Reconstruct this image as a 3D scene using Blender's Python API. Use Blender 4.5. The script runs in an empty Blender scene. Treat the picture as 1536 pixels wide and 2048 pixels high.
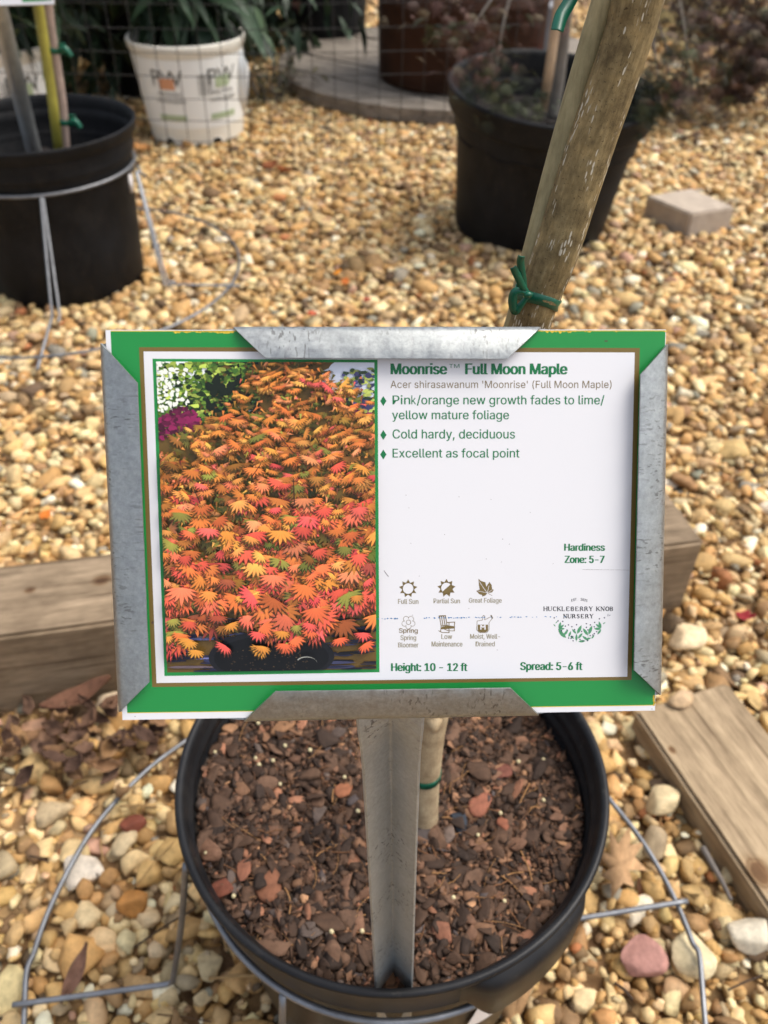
import bpy, bmesh, math, random
import numpy as np
from mathutils import Vector, Matrix
R = math.radians
rng = np.random.default_rng(7)
random.seed(7)
S = bpy.context.scene

# ---------------------------------------------------------------- camera
PITCH, CAM_H, FPX = R(41), 0.76, 1656.0
cam_d = bpy.data.cameras.new('camera'); cam = bpy.data.objects.new('camera', cam_d)
S.collection.objects.link(cam); S.camera = cam
cam.location = (0, 0, CAM_H); cam.rotation_euler = (math.pi/2 - PITCH, 0, 0)
cam_d.sensor_fit = 'AUTO'; cam_d.sensor_width = 36; cam_d.lens = 36*FPX/2048
cam_d.clip_start = 0.02; cam_d.clip_end = 200
cam_d.dof.use_dof = True; cam_d.dof.focus_distance = 0.305; cam_d.dof.aperture_fstop = 14
# ---------------------------------------------------------------- light
SUN_EL, SUN_AZ = R(60), R(80)            # azimuth clockwise from +Y
W = bpy.data.worlds.new('World'); S.world = W; W.use_nodes = True
wn = W.node_tree.nodes; wl = W.node_tree.links
sky = wn.new('ShaderNodeTexSky'); sky.sky_type = 'NISHITA'; sky.sun_disc = False
sky.sun_elevation = SUN_EL; sky.sun_rotation = SUN_AZ; sky.dust_density = 4; sky.air_density = 1.0; sky.ozone_density = 1
bgn = wn['Background']; hs = wn.new('ShaderNodeHueSaturation'); hs.inputs['Saturation'].default_value = .5
wl.new(sky.outputs[0], hs.inputs['Color']); wl.new(hs.outputs[0], bgn.inputs[0]); bgn.inputs[1].default_value = 0.15
sd = bpy.data.lights.new('sun', 'SUN'); sd.energy = 1.15; sd.angle = R(30); sd.color = (1, .95, .86)
sun = bpy.data.objects.new('sun', sd); S.collection.objects.link(sun)
sv = Vector((math.sin(SUN_AZ)*math.cos(SUN_EL), math.cos(SUN_AZ)*math.cos(SUN_EL), math.sin(SUN_EL)))
sun.rotation_euler = sv.to_track_quat('Z', 'Y').to_euler(); sun.location = sv*5
S.view_settings.view_transform = 'Standard'; S.view_settings.look = 'None'
S.view_settings.exposure = 0.90; S.view_settings.gamma = 1

cy_ = S.cycles; cy_.max_bounces = 5; cy_.diffuse_bounces = 3; cy_.glossy_bounces = 3; cy_.transmission_bounces = 2
cy_.caustics_reflective = False; cy_.caustics_refractive = False; cy_.use_adaptive_sampling = True; cy_.adaptive_threshold = .02
# ---------------------------------------------------------------- pixel helpers (measurements of the photograph)
cp, sp = math.cos(PITCH), math.sin(PITCH)
CAMP = np.array([0, 0, CAM_H])
def ray(px, py):
    u = (px-768)/FPX; v = -(py-1024)/FPX
    return np.array([u, cp+v*sp, -sp+v*cp])
def P(px, py, d): return CAMP + ray(px, py)*d
def G(px, py, z=0.0):
    r = ray(px, py); return CAMP + r*((z-CAM_H)/r[2])
def Yd(px, py, y):
    r = ray(px, py); return CAMP + r*(y/r[1])
def lin(c):
    c = np.asarray(c, float)/255
    return np.where(c <= .04045, c/12.92, ((c+.055)/1.055)**2.4)

# ---------------------------------------------------------------- materials
def newmat(name):
    m = bpy.data.materials.new(name); m.use_nodes = True
    nt = m.node_tree; b = nt.nodes['Principled BSDF']
    return m, nt, b
def N(nt, t, **k):
    n = nt.nodes.new(t)
    for a, v in k.items():
        if a in n.inputs: n.inputs[a].default_value = v
        else: setattr(n, a, v)
    return n
def ramp(nt, src, stops):
    r = nt.nodes.new('ShaderNodeValToRGB'); nt.links.new(src, r.inputs[0])
    e = r.color_ramp.elements
    while len(e) < len(stops): e.new(.5)
    for q, (p, c) in zip(e, stops):
        q.position = p; q.color = (*(c if len(c) == 3 else c[:3]), 1)
    return r.outputs[0]
def mul(nt, a, b, fac=1.0, mode='MULTIPLY'):
    m = nt.nodes.new('ShaderNodeMix'); m.data_type = 'RGBA'; m.blend_type = mode
    m.inputs[0].default_value = fac
    for i, s in ((6, a), (7, b)):
        if hasattr(s, 'is_output'): nt.links.new(s, m.inputs[i])
        else: m.inputs[i].default_value = (*s, 1)
    return m.outputs[2]
def bump(nt, b, src, strength=.3, dist=.002):
    n = nt.nodes.new('ShaderNodeBump'); n.inputs['Strength'].default_value = strength; n.inputs['Distance'].default_value = dist
    nt.links.new(src, n.inputs['Height']); nt.links.new(n.outputs[0], b.inputs['Normal'])
def coords(nt, scale=(1, 1, 1), kind='Object'):
    t = nt.nodes.new('ShaderNodeTexCoord'); m = nt.nodes.new('ShaderNodeMapping')
    m.inputs['Scale'].default_value = scale; nt.links.new(t.outputs[kind], m.inputs[0]); return m.outputs[0]
def noise(nt, vec, scale, detail=4, rough=.6):
    n = N(nt, 'ShaderNodeTexNoise', Scale=scale, Detail=detail, Roughness=rough)
    nt.links.new(vec, n.inputs['Vector']); return n.outputs['Fac']

def m_plain(name, col, rough=.5, metal=0, var=.25, vscale=40, bstr=.1, bscale=200, bdist=.0008, spec=.5, dust=None):
    m, nt, b = newmat(name)
    v = coords(nt)
    f = noise(nt, v, vscale, 5)
    c = np.array(col)
    o = ramp(nt, f, [(.25, c*(1-var)), (.75, np.minimum(c*(1+var), .9))])
    if dust:                                           # dried mud splashes and scuffs
        f2 = ramp(nt, noise(nt, coords(nt, (1, 1, .45)), 16, 6, .72), [(.50, (0,)*3), (.74, (.5,)*3)]); f3 = ramp(nt, noise(nt, v, 140, 3, .6), [(.62, (0,)*3), (.72, (.6,)*3)])
        ad = mul(nt, f2, f3, 1, 'ADD'); q = nt.nodes.new('ShaderNodeMix'); q.data_type = 'RGBA'; nt.links.new(ad, q.inputs[0]); nt.links.new(o, q.inputs[6]); q.inputs[7].default_value = (*dust, 1); o = q.outputs[2]
    nt.links.new(o, b.inputs['Base Color'])
    b.inputs['Roughness'].default_value = rough; b.inputs['Metallic'].default_value = metal
    b.inputs['Specular IOR Level'].default_value = spec
    if bstr: bump(nt, b, noise(nt, v, bscale, 4), bstr, bdist)
    return m
def m_attr(name, rough=.7, var=.3, vscale=120, bstr=.4, bscale=300, bdist=.001, spec=.4, trans=0):
    m, nt, b = newmat(name)
    a = nt.nodes.new('ShaderNodeAttribute'); a.attribute_name = 'Col'
    v = coords(nt)
    if var:
        f = ramp(nt, noise(nt, v, vscale, 5, .65), [(.25, (1-var,)*3), (.75, (1+var,)*3)])
        col = mul(nt, a.outputs['Color'], f)
    else: col = a.outputs['Color']
    nt.links.new(col, b.inputs['Base Color'])
    b.inputs['Roughness'].default_value = rough; b.inputs['Specular IOR Level'].default_value = spec
    if bstr: bump(nt, b, noise(nt, v, bscale, 4), bstr, bdist)
    return m
def m_print(name, srgb, k=.86, rough=.35):
    m, nt, b = newmat(name); k = k*.94
    b.inputs['Base Color'].default_value = (*(lin(srgb)*k), 1); b.inputs['Roughness'].default_value = rough
    b.inputs['Specular IOR Level'].default_value = .35
    return m
def m_galv(name, base=.42, along=(1, 1, 1), metal=.82):
    m, nt, b = newmat(name)
    v = coords(nt)
    n1 = noise(nt, v, 520, 4, .75); n2 = noise(nt, v, 70, 4, .6)
    c1 = ramp(nt, n1, [(.3, (base*.80,)*3), (.5, (base*.98, base*1.02, base)), (.72, (base*1.2, base*1.24, base*1.22))])
    c2 = ramp(nt, n2, [(.3, (.88, .89, .885)), (.7, (1.06,)*3)])
    col = mul(nt, c1, c2)
    vs = coords(nt, along)
    n3 = noise(nt, vs, 1100, 2, .5); n4 = noise(nt, v, 38, 2)
    scr = ramp(nt, n3, [(.585, (0,)*3), (.65, (1,)*3)])
    msk = ramp(nt, n4, [(.47, (0,)*3), (.6, (1,)*3)])
    sm = mul(nt, scr, msk)
    mx = nt.nodes.new('ShaderNodeMix'); mx.data_type = 'RGBA'
    nt.links.new(sm, mx.inputs[0]); nt.links.new(col, mx.inputs[6]); mx.inputs[7].default_value = (.16, .16, .155, 1)
    nt.links.new(mx.outputs[2], b.inputs['Base Color'])
    b.inputs['Metallic'].default_value = metal
    nt.links.new(ramp(nt, n1, [(.3, (.34,)*3), (.7, (.5,)*3)]), b.inputs['Roughness'])
    bump(nt, b, n1, .12, .0005)
    return m
def m_wood(name, c0, c1, axis=(1, 12, 12), scale=9, knots=True, rough=.8, spots=()):
    m, nt, b = newmat(name)
    v = coords(nt, axis)
    n1 = noise(nt, v, scale, 6, .65); n2 = noise(nt, v, scale*6, 3, .6)
    o = ramp(nt, n1, [(.28, c0), (.5, (np.array(c0)+np.array(c1))/2), (.72, c1)])
    g = ramp(nt, n2, [(.3, (.7, .68, .66)), (.6, (1.05,)*3)])
    col = mul(nt, o, g)
    st = ramp(nt, noise(nt, coords(nt), 14, 4), [(.36, (.62, .6, .58)), (.55, (1,)*3)])
    col = mul(nt, col, st, .7)
    st2 = ramp(nt, noise(nt, coords(nt, (.5, 26, 26)), 5, 2), [(.34, (.45, .40, .36)), (.40, (1,)*3)]); col = mul(nt, col, st2, .8)
    if knots:
        vk = N(nt, 'ShaderNodeTexVoronoi', Scale=6.5); nt.links.new(coords(nt, (.55, 1, 1)), vk.inputs['Vector'])
        k = ramp(nt, vk.outputs['Distance'], [(.04, (.3, .22, .17)), (.075, (.75, .66, .58)), (.11, (1,)*3)])
        col = mul(nt, col, k)
    for sp_, r_k in spots:
        wob = N(nt, 'ShaderNodeTexNoise', Scale=60., Detail=3.); nt.links.new(coords(nt), wob.inputs['Vector'])
        ad = nt.nodes.new('ShaderNodeVectorMath'); ad.operation = 'MULTIPLY_ADD'; nt.links.new(wob.outputs['Color'], ad.inputs[0]); ad.inputs[1].default_value = (r_k*.6,)*3; nt.links.new(coords(nt), ad.inputs[2])
        dv = nt.nodes.new('ShaderNodeVectorMath'); dv.operation = 'SUBTRACT'; nt.links.new(ad.outputs[0], dv.inputs[0]); dv.inputs[1].default_value = tuple(np.array(sp_)+r_k*.3)
        sv2 = nt.nodes.new('ShaderNodeVectorMath'); sv2.operation = 'MULTIPLY'; nt.links.new(dv.outputs[0], sv2.inputs[0]); sv2.inputs[1].default_value = (.75/r_k, 1/r_k, 1/r_k)
        ln = nt.nodes.new('ShaderNodeVectorMath'); ln.operation = 'LENGTH'; nt.links.new(sv2.outputs[0], ln.inputs[0])
        col = mul(nt, col, ramp(nt, ln.outputs['Value'], [(.0, (.34, .24, .17)), (.45, (.42, .30, .22)), (.55, (.72, .62, .52)), (.62, (.5, .4, .32)), (.72, (.85, .8, .74)), (1, (1,)*3)]))
    nt.links.new(col, b.inputs['Base Color']); b.inputs['Roughness'].default_value = rough
    b.inputs['Specular IOR Level'].default_value = .25
    bump(nt, b, n2, .35, .002)
    return m

# ---------------------------------------------------------------- mesh + scene-tree helpers
ORG = {}
def tag(o, label=None, cat=None, group=None, kind=None):
    if label: o['label'] = label
    if cat: o['category'] = cat
    if group: o['group'] = group
    if kind: o['kind'] = kind
    return o
def thing(name, label, cat, loc=(0, 0, 0), group=None, mat=None):
    o = bpy.data.objects.new(name, None); S.collection.objects.link(o); o.empty_display_size = .05
    M = mat if mat is not None else Matrix.Translation(Vector(loc))
    o.matrix_world = M; ORG[o] = M
    return tag(o, label, cat, group)
def mesh(name, V, F, m, parent=None, col=None, smooth=True, local=False, uv=None, loc=None):
    """one mesh object; V in world coordinates unless local"""
    V = np.asarray(V, np.float64).reshape(-1, 3)
    M = Matrix.Identity(4)
    if parent is not None: M = ORG[parent]
    elif loc is not None: M = Matrix.Translation(Vector(loc))
    if not local:
        A = np.array(M.inverted()); V = V@A[:3, :3].T + A[:3, 3]
    me = bpy.data.meshes.new(name)
    if isinstance(F, np.ndarray):
        k = F.shape[1]; n = len(F)
        me.vertices.add(len(V)); me.loops.add(n*k); me.polygons.add(n)
        me.vertices.foreach_set('co', V.astype(np.float32).ravel())
        me.loops.foreach_set('vertex_index', F.astype(np.int32).ravel())
        me.polygons.foreach_set('loop_start', np.arange(0, n*k, k, dtype=np.int32))
        me.polygons.foreach_set('loop_total', np.full(n, k, np.int32))
        me.update(calc_edges=True)
    else:
        me.from_pydata([tuple(v) for v in V], [], F)
    if smooth: me.polygons.foreach_set('use_smooth', np.ones(len(me.polygons), bool))
    if col is not None:
        c = np.asarray(col, np.float32)
        if c.shape[1] == 3: c = np.c_[c, np.ones(len(c), np.float32)]
        at = me.color_attributes.new('Col', 'FLOAT_COLOR', 'POINT'); at.data.foreach_set('color', c.ravel())
    if uv is not None:
        ul = me.uv_layers.new(name='UVMap'); li = np.empty(len(me.loops), np.int32); me.loops.foreach_get('vertex_index', li)
        ul.data.foreach_set('uv', np.asarray(uv, np.float32)[li].ravel())
    me.materials.append(m)
    o = bpy.data.objects.new(name, me); S.collection.objects.link(o)
    if parent is not None:
        o.parent = parent
        ORG[o] = M
    elif loc is not None:
        o.location = loc; ORG[o] = M
    else: ORG[o] = M
    return o
def solid(o, t, off=-1):
    md = o.modifiers.new('thickness', 'SOLIDIFY'); md.thickness = t; md.offset = off; return o
def bevel(o, w, seg=2):
    md = o.modifiers.new('bevel', 'BEVEL'); md.width = w; md.segments = seg; md.limit_method = 'ANGLE'; return o
class MB:
    def __init__(s): s.V = []; s.F = []; s.n = 0; s.C = []
    def add(s, V, F, c=None):
        V = np.asarray(V, float).reshape(-1, 3); s.V.append(V)
        s.F += [tuple(int(i)+s.n for i in f) for f in F]; s.n += len(V)
        if c is not None:
            c = np.asarray(c, float); s.C.append(np.tile(c, (len(V), 1)) if c.ndim == 1 else c)
    def out(s, name, m, parent=None, **k):
        return mesh(name, np.concatenate(s.V), s.F, m, parent, col=np.concatenate(s.C) if s.C else None, **k)
def tube(pts, r, seg=10, closed=False, cap=True):
    pts = np.asarray(pts, float); n = len(pts); r = np.broadcast_to(r, (n,))
    V = []; up = None
    for i in range(n):
        a = pts[(i-1) % n] if (closed or i > 0) else pts[i]; b = pts[(i+1) % n] if (closed or i < n-1) else pts[i]
        t = b-a; t = t/np.linalg.norm(t)
        if up is None:
            up = np.array([0, 0, 1.0]) if abs(t[2]) < .9 else np.array([0, 1.0, 0])
        x = np.cross(up, t); x /= np.linalg.norm(x); y = np.cross(t, x); up = y
        for k in range(seg):
            q = 2*math.pi*k/seg; V.append(pts[i]+r[i]*(x*math.cos(q)+y*math.sin(q)))
    F = []
    for i in range(n if closed else n-1):
        for k in range(seg):
            a = i*seg+k; b = i*seg+(k+1) % seg; c = ((i+1) % n)*seg+(k+1) % seg; d = ((i+1) % n)*seg+k
            F.append((a, b, c, d))
    if cap and not closed: F += [tuple(range(seg))[::-1], tuple(range((n-1)*seg, n*seg))]
    return np.array(V), F
def spline(pts, k=8):
    pts = np.asarray(pts, float); out = []
    n = len(pts)
    for i in range(n-1):
        p0 = pts[max(i-1, 0)]; p1 = pts[i]; p2 = pts[i+1]; p3 = pts[min(i+2, n-1)]
        for j in range(k):
            t = j/k
            out.append(.5*((2*p1)+(-p0+p2)*t+(2*p0-5*p1+4*p2-p3)*t*t+(-p0+3*p1-3*p2+p3)*t**3))
    out.append(pts[-1]); return np.array(out)
def lathe(prof, seg=96, c=(0, 0, 0), wob=None):
    V = []; F = []; n = len(prof)
    for i in range(seg):
        a = 2*math.pi*i/seg; w = 1 if wob is None else wob(a)
        for r, z in prof: V.append((c[0]+r*w*math.cos(a), c[1]+r*w*math.sin(a), c[2]+z))
    for i in range(seg):
        j = (i+1) % seg
        for k in range(n-1): F.append((i*n+k, j*n+k, j*n+k+1, i*n+k+1))
    return np.array(V), F
def box(x0, x1, y0, y1, z0, z1):
    V = [(x, y, z) for z in (z0, z1) for y in (y0, y1) for x in (x0, x1)]
    return V, [(0, 2, 3, 1), (4, 5, 7, 6), (0, 1, 5, 4), (2, 6, 7, 3), (0, 4, 6, 2), (1, 3, 7, 5)]
def circle(c, r, n=96, z=0, a0=0, a1=2*math.pi, end=False):
    a = np.linspace(a0, a1, n, endpoint=end); return np.c_[c[0]+r*np.cos(a), c[1]+r*np.sin(a), np.full(n, z)]
def rotm(n, tilt=.5):
    """n random rotations: free yaw, limited tilt"""
    yaw = rng.uniform(0, 2*np.pi, n); ta = rng.normal(0, tilt, n); tb = rng.normal(0, tilt, n)
    def Rz(a): z = np.zeros_like(a); o = z+1; return np.stack([np.stack([np.cos(a), -np.sin(a), z], 1), np.stack([np.sin(a), np.cos(a), z], 1), np.stack([z, z, o], 1)], 1)
    def Rx(a): z = np.zeros_like(a); o = z+1; return np.stack([np.stack([o, z, z], 1), np.stack([z, np.cos(a), -np.sin(a)], 1), np.stack([z, np.sin(a), np.cos(a)], 1)], 1)
    def Ry(a): z = np.zeros_like(a); o = z+1; return np.stack([np.stack([np.cos(a), z, np.sin(a)], 1), np.stack([z, o, z], 1), np.stack([-np.sin(a), z, np.cos(a)], 1)], 1)
    return Rx(ta)@Ry(tb)@Rz(yaw)
def scatter(bases, pos, rot, scl, cols, pick):
    """merge copies of base meshes (V,F tri arrays)"""
    Vs, Fs, Cs, off = [], [], [], 0
    for b, (bv, bf) in enumerate(bases):
        i = np.where(pick == b)[0]
        if not len(i): continue
        v = bv[None]*scl[i][:, None, :]
        v = np.einsum('nij,nvj->nvi', rot[i], v)+pos[i][:, None]
        f = bf[None]+(off+np.arange(len(i))*len(bv))[:, None, None]
        Vs.append(v.reshape(-1, 3)); Fs.append(f.reshape(-1, bf.shape[1])); Cs.append(np.repeat(cols[i], len(bv), 0)); off += len(i)*len(bv)
    return np.concatenate(Vs), np.concatenate(Fs), np.concatenate(Cs)
def ico(sub):
    bm = bmesh.new(); bmesh.ops.create_icosphere(bm, subdivisions=sub, radius=1)
    V = np.array([v.co[:] for v in bm.verts]); F = np.array([[v.index for v in f.verts] for f in bm.faces]); bm.free(); return V, F
def rock(sub, ncut, lo=.55, hi=.9, seed=0, lump=.12):
    r = np.random.default_rng(seed); V, F = ico(sub)
    for _ in range(3):
        d = r.normal(size=3); d /= np.linalg.norm(d); V = V*(1+lump*np.sin(V@d*2.3+r.uniform(0, 6)))[:, None]
    for _ in range(ncut):
        d = r.normal(size=3); d /= np.linalg.norm(d); h = r.uniform(lo, hi)
        s = V@d; e = np.maximum(s-h, 0); V = V-e[:, None]*d*.93
    V -= V.mean(0); V /= np.abs(V).max(0); return V, F

# ---------------------------------------------------------------- shared materials
M_soil = m_plain('dark_soil', (.045, .03, .02), .95, var=.5, vscale=90, bstr=.8, bscale=160, bdist=.004)
M_stone = m_attr('gravel_stone', .7, .34, 110, .55, 300, .0015, .25)
M_dark = m_plain('dark_pot_soil', (.018, .015, .014), .95, var=.5, vscale=60, bstr=.6, bscale=120, bdist=.004, spec=.2)
M_bark = m_attr('bark_chip', .8, .35, 180, .5, 420, .001, .3)
M_pot = m_plain('black_plastic', (.010, .010, .011), .40, var=.3, vscale=25, bstr=.15, bscale=60, bdist=.0006, spec=.22, dust=(.035, .032, .028))
M_potd = m_plain('dusty_black_plastic', (.0080, .0083, .0092), .6, var=.6, vscale=14, bstr=.1, bscale=60, spec=.16, dust=(.035, .030, .025))
M_wire = m_plain('galvanised_wire', (.20, .205, .215), .45, .7, .3, 60, .2, 300, .0004)
M_galv_h = m_galv('galvanised_sheet', .33, (1, .05, 1))
M_galv_v = m_galv('galvanised_sheet_side', .33, (.05, 1, 1))
M_post = m_galv('galvanised_post', .38, (.4, .4, .4), .5)
M_grey = m_wood('grey_planks', (.15, .125, .10), (.33, .29, .24), (1, 14, 14), 7, False)
M_rust = m_plain('rusted_steel', (.036, .015, .008), .85, var=.5, vscale=7, bstr=.3, bscale=80, bdist=.002, spec=.2)
M_tape = m_plain('green_tie_tape', (.0, .085, .045), .32, var=.25, vscale=120, bstr=.1, bscale=300)
M_leafy = m_attr('leaf', .55, .2, 60, .2, 120, .001, .4)
M_lace = m_attr('lace_leaf', .7, .2, 60, 0)
M_dry = m_attr('dry_leaf', .85, .4, 140, .3, 200, .001, .25)

# ---------------------------------------------------------------- ground
gx = np.concatenate([[-60, -20, -8], np.linspace(-4, 4, 61), [8, 20, 60]]); gy = np.concatenate([[-40, -8], np.linspace(-1, 6.5, 61), [10, 30, 90]])
GX, GY = np.meshgrid(gx, gy); nz = rng.normal(0, .002, GX.shape)
gm, nt, b = newmat('gravel_ground')
v = coords(nt); vo = N(nt, 'ShaderNodeTexVoronoi', Scale=46); nt.links.new(v, vo.inputs['Vector'])
cc = ramp(nt, vo.outputs['Color'], [(0, lin((120, 92, 62))), (.4, lin((160, 124, 82))), (.7, lin((190, 155, 105))), (1, lin((120, 105, 88)))])
dk = ramp(nt, noise(nt, v, 22, 5), [(.35, (.45, .42, .4)), (.65, (.9,)*3)])
far = mul(nt, cc, dk); nt.links.new(far, b.inputs['Base Color']); b.inputs['Roughness'].default_value = .95
bump(nt, b, vo.outputs['Distance'], 1, .02)
nx, ny = len(gx), len(gy)
GF = np.array([[j*nx+i, j*nx+i+1, (j+1)*nx+i+1, (j+1)*nx+i] for j in range(ny-1) for i in range(nx-1)])
o = mesh('ground', np.c_[GX.ravel(), GY.ravel(), (nz-.010).ravel()], GF, gm); tag(o, kind='structure')

# ---------------------------------------------------------------- timbers (footprints first: gravel keeps out of them)
ZT = .113
fl = G(0, 1275, ZT); fr = G(1411, 1083, ZT); br_ = G(1322, 966, ZT); bl = G(0, 1100, ZT)
d = fl-fr; d[2] = 0; d /= np.linalg.norm(d); fl2 = fr+d*1.5; bl2 = br_+d*1.45
def prism(quad, z0, z1):
    q = [np.array([p[0], p[1], 0]) for p in quad]
    V = [p+[0, 0, z0] for p in q]+[p+[0, 0, z1] for p in q]
    return V, [(3, 2, 1, 0), (4, 5, 6, 7), (0, 1, 5, 4), (1, 2, 6, 5), (2, 3, 7, 6), (3, 0, 4, 7)]
timber_quad = [fl2, fr, br_, bl2]
ZB = .030
b0 = G(1268, 1420, ZB); b1 = G(1533, 1810, ZB); e0 = G(1468, 1378, ZB)
bd = b1-b0; bd /= np.linalg.norm(bd); bn = e0-b0; bn -= bd*(bn@bd); bw = np.linalg.norm(bn); bn /= bw
board_quad = [b0, b0+bd*.75, b0+bd*.75+bn*bw, b0+bn*bw]
def inquad(x, y, quad, pad=0):
    c = sum(np.array(p[:2]) for p in quad)/4; ok = np.ones(len(x), bool); q = [np.array(p[:2]) for p in quad]
    sgn = None
    for i in range(4):
        a, bb = q[i], q[(i+1) % 4]; e = bb-a; nrm = np.array([-e[1], e[0]])/np.linalg.norm(e)
        if nrm@(c-a) < 0: nrm = -nrm
        ok &= ((x-a[0])*nrm[0]+(y-a[1])*nrm[1]) > -pad
    return ok
def frame_box(name, quad, z0, z1, m, label, cat, axis):
    """box whose local x runs along the timber, so that the grain does"""
    c = sum(np.array(p) for p in quad)/4; a = axis/np.linalg.norm(axis)
    ang = math.atan2(a[1], a[0]); M = Matrix.Translation(Vector((c[0], c[1], 0)))@Matrix.Rotation(ang, 4, 'Z')
    if callable(m): m = m(M.inverted())
    o = bpy.data.objects.new(name, bpy.data.meshes.new(name)); S.collection.objects.link(o)
    V, F = prism(quad, z0, z1); Mi = M.inverted()
    # subdivided along the length so that the edges can wander a little
    bm = bmesh.new(); vs = [bm.verts.new(Mi@Vector(v)) for v in V]
    for f in F: bm.faces.new([vs[i] for i in f])
    bmesh.ops.bevel(bm, geom=bm.edges[:], offset=.004, segments=2, affect='EDGES')
    bmesh.ops.recalc_face_normals(bm, faces=bm.faces); bm.to_mesh(o.data); bm.free()
    o.data.materials.append(m); o.matrix_world = M; ORG[o] = M
    return tag(o, label, cat)
frame_box('landscape_timber', timber_quad, -.05, ZT, lambda Mi: m_wood('treated_timber', (.165, .118, .072), (.36, .265, .17), spots=[(Mi@Vector(G(204, 1160, ZT)), .011), (Mi@Vector(G(60, 1180, ZT)), .006)]), 'long squared landscape timber lying across the gravel behind the plant sign', 'timber', d)
bo = frame_box('wooden_board', board_quad, -.03, ZB, lambda Mi: m_wood('weathered_board', (.22, .155, .09), (.47, .35, .215), spots=[(Mi@Vector(G(1520, 1745, ZB)), .016), (Mi@Vector(G(1345, 1500, ZB)), .005)]), 'weathered wooden board sunk in the gravel right of the sign pot', 'board', bd)

# ---------------------------------------------------------------- gravel (stuff)
PAL = np.array([lin(c) for c in [(206, 166, 112), (192, 148, 92), (222, 194, 150), (180, 134, 80), (158, 120, 80), (176, 152, 120), (128, 98, 68), (212, 178, 130), (198, 160, 120), (176, 108, 64), (232, 218, 194), (140, 130, 118), (186, 142, 118), (98, 76, 56), (200, 150, 92)]])
PAL = PAL*.88+PAL.mean(1, keepdims=True)*.12*np.array([1.06, 1.02, .84])
PAL = PAL*np.array([.98, 1.0, .90])
PW_ = np.array([20, 15, 14, 10, 10, 8, 6, 17, 7, .6, 3.2, 2.4, 1.3, 2.5, 3.5]); PW_ /= PW_.sum()
B2 = [rock(2, 13, .30, .74, s, .18) for s in range(14)]+[rock(2, 5, .5, .9, 90+s, .22) for s in range(5)]
B1 = [rock(1, 7, .5, .9, 40+s) for s in range(12)]
MAIN_C, LEFT_C, RIGHT_C = (.0045, .303), (-.665, 1.63), (.335, 1.90)
def keep(x, y):
    k = np.ones(len(x), bool)
    for (cx, cy), r in ((MAIN_C, .105), (LEFT_C, .14), (RIGHT_C, .15), ((-.545, 2.58), .11), ((-1.02, 2.5), .11)): k &= np.hypot(x-cx, y-cy) > r
    k &= ~inquad(x, y, timber_quad, .0); k &= ~inquad(x, y, board_quad, -.006)
    k &= np.abs(x) < .52+.62*np.maximum(y, 0)
    return k
def hexgrid(x0, x1, y0, y1, s, jit):
    xs = np.arange(x0, x1, s); ys = np.arange(y0, y1, s*.866); X, Y = np.meshgrid(xs, ys); X = X+(np.arange(len(ys)) % 2)[:, None]*s/2
    X = X.ravel()+rng.normal(0, jit*s, X.size); Y = Y.ravel()+rng.normal(0, jit*s, Y.size); k = keep(X, Y); return X[k], Y[k]
def colours(n):
    c = PAL[rng.choice(len(PAL), n, p=PW_)]; c = c*rng.uniform(.78, 1.15, (n, 1)); c = c*rng.normal(1, .025, (n, 3)); return np.clip(c, .01, .85)
def stones(bases, x, y, r, z, flat=(.45, .8), tilt=.35):
    n = len(x); s = np.c_[r*rng.uniform(.9, 1.35, n), r*rng.uniform(.7, 1.05, n), r*rng.uniform(*flat, n)]
    return scatter(bases, np.c_[x, y, z], rotm(n, tilt), s, colours(n), rng.integers(0, len(bases), n))
parts = []
Yn = 1.25
x, y = hexgrid(-1.4, 1.4, -.25, Yn, .0245, .2); n = len(x); parts.append(stones(B2, x, y, .0118*rng.lognormal(0, .30, n), rng.uniform(-.008, .004, n)))
x, y = hexgrid(-1.4, 1.4, -.25, Yn, .0165, .25); n = len(x); parts.append(stones(B1, x, y, .0080*rng.lognormal(0, .25, n), rng.uniform(-.014, -.002, n)))
x, y = hexgrid(-4, 4, Yn, 3.2, .0205, .25); n = len(x); parts.append(stones(B1, x, y, .0104*rng.lognormal(0, .32, n), rng.uniform(-.008, .003, n)))
x, y = hexgrid(-4, 4, Yn, 3.2, .022, .3); n = len(x); parts.append(stones(B1, x, y, .009*rng.lognormal(0, .25, n), rng.uniform(-.014, -.001, n)))
x, y = hexgrid(-5, 5, 3.2, 6.4, .034, .25); n = len(x); parts.append(stones(B1, x, y, .018*rng.lognormal(0, .28, n), rng.uniform(-.010, .006, n)))
x, y = hexgrid(-1.2, 1.2, -.25, 1.0, .0135, .35); n = len(x); parts.append(stones(B1, x, y, .0045*rng.lognormal(0, .35, n), rng.uniform(-.010, .004, n)))
sv_, sf_, sc_, off = [], [], [], 0          # straw, needles and bark crumbs between the stones
for _ in range(260):
    x0, y0 = random.uniform(-.75, .75), random.uniform(-.05, 1.15)
    if not keep(np.array([x0]), np.array([y0]))[0]: continue
    a_, L_ = random.uniform(0, 6.28), random.uniform(.015, .06); p0_ = np.array([x0, y0, random.uniform(.004, .013)]); d_ = np.array([math.cos(a_), math.sin(a_), random.uniform(-.12, .12)])*L_
    V, F = tube([p0_, p0_+d_*.5+[0, 0, .003], p0_+d_], random.choice((.0006, .0009, .0014)), 4, cap=False); F = np.array(F)
    sv_.append(V); sf_.append(np.concatenate([F[:, [0, 1, 2]], F[:, [0, 2, 3]]])+off); off += len(V); sc_.append(np.tile(lin(random.choice([(150, 112, 70), (96, 70, 48), (70, 54, 42), (176, 140, 92)]))*.8, (len(V), 1)))
parts.append((np.concatenate(sv_), np.concatenate(sf_), np.concatenate(sc_)))
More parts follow.
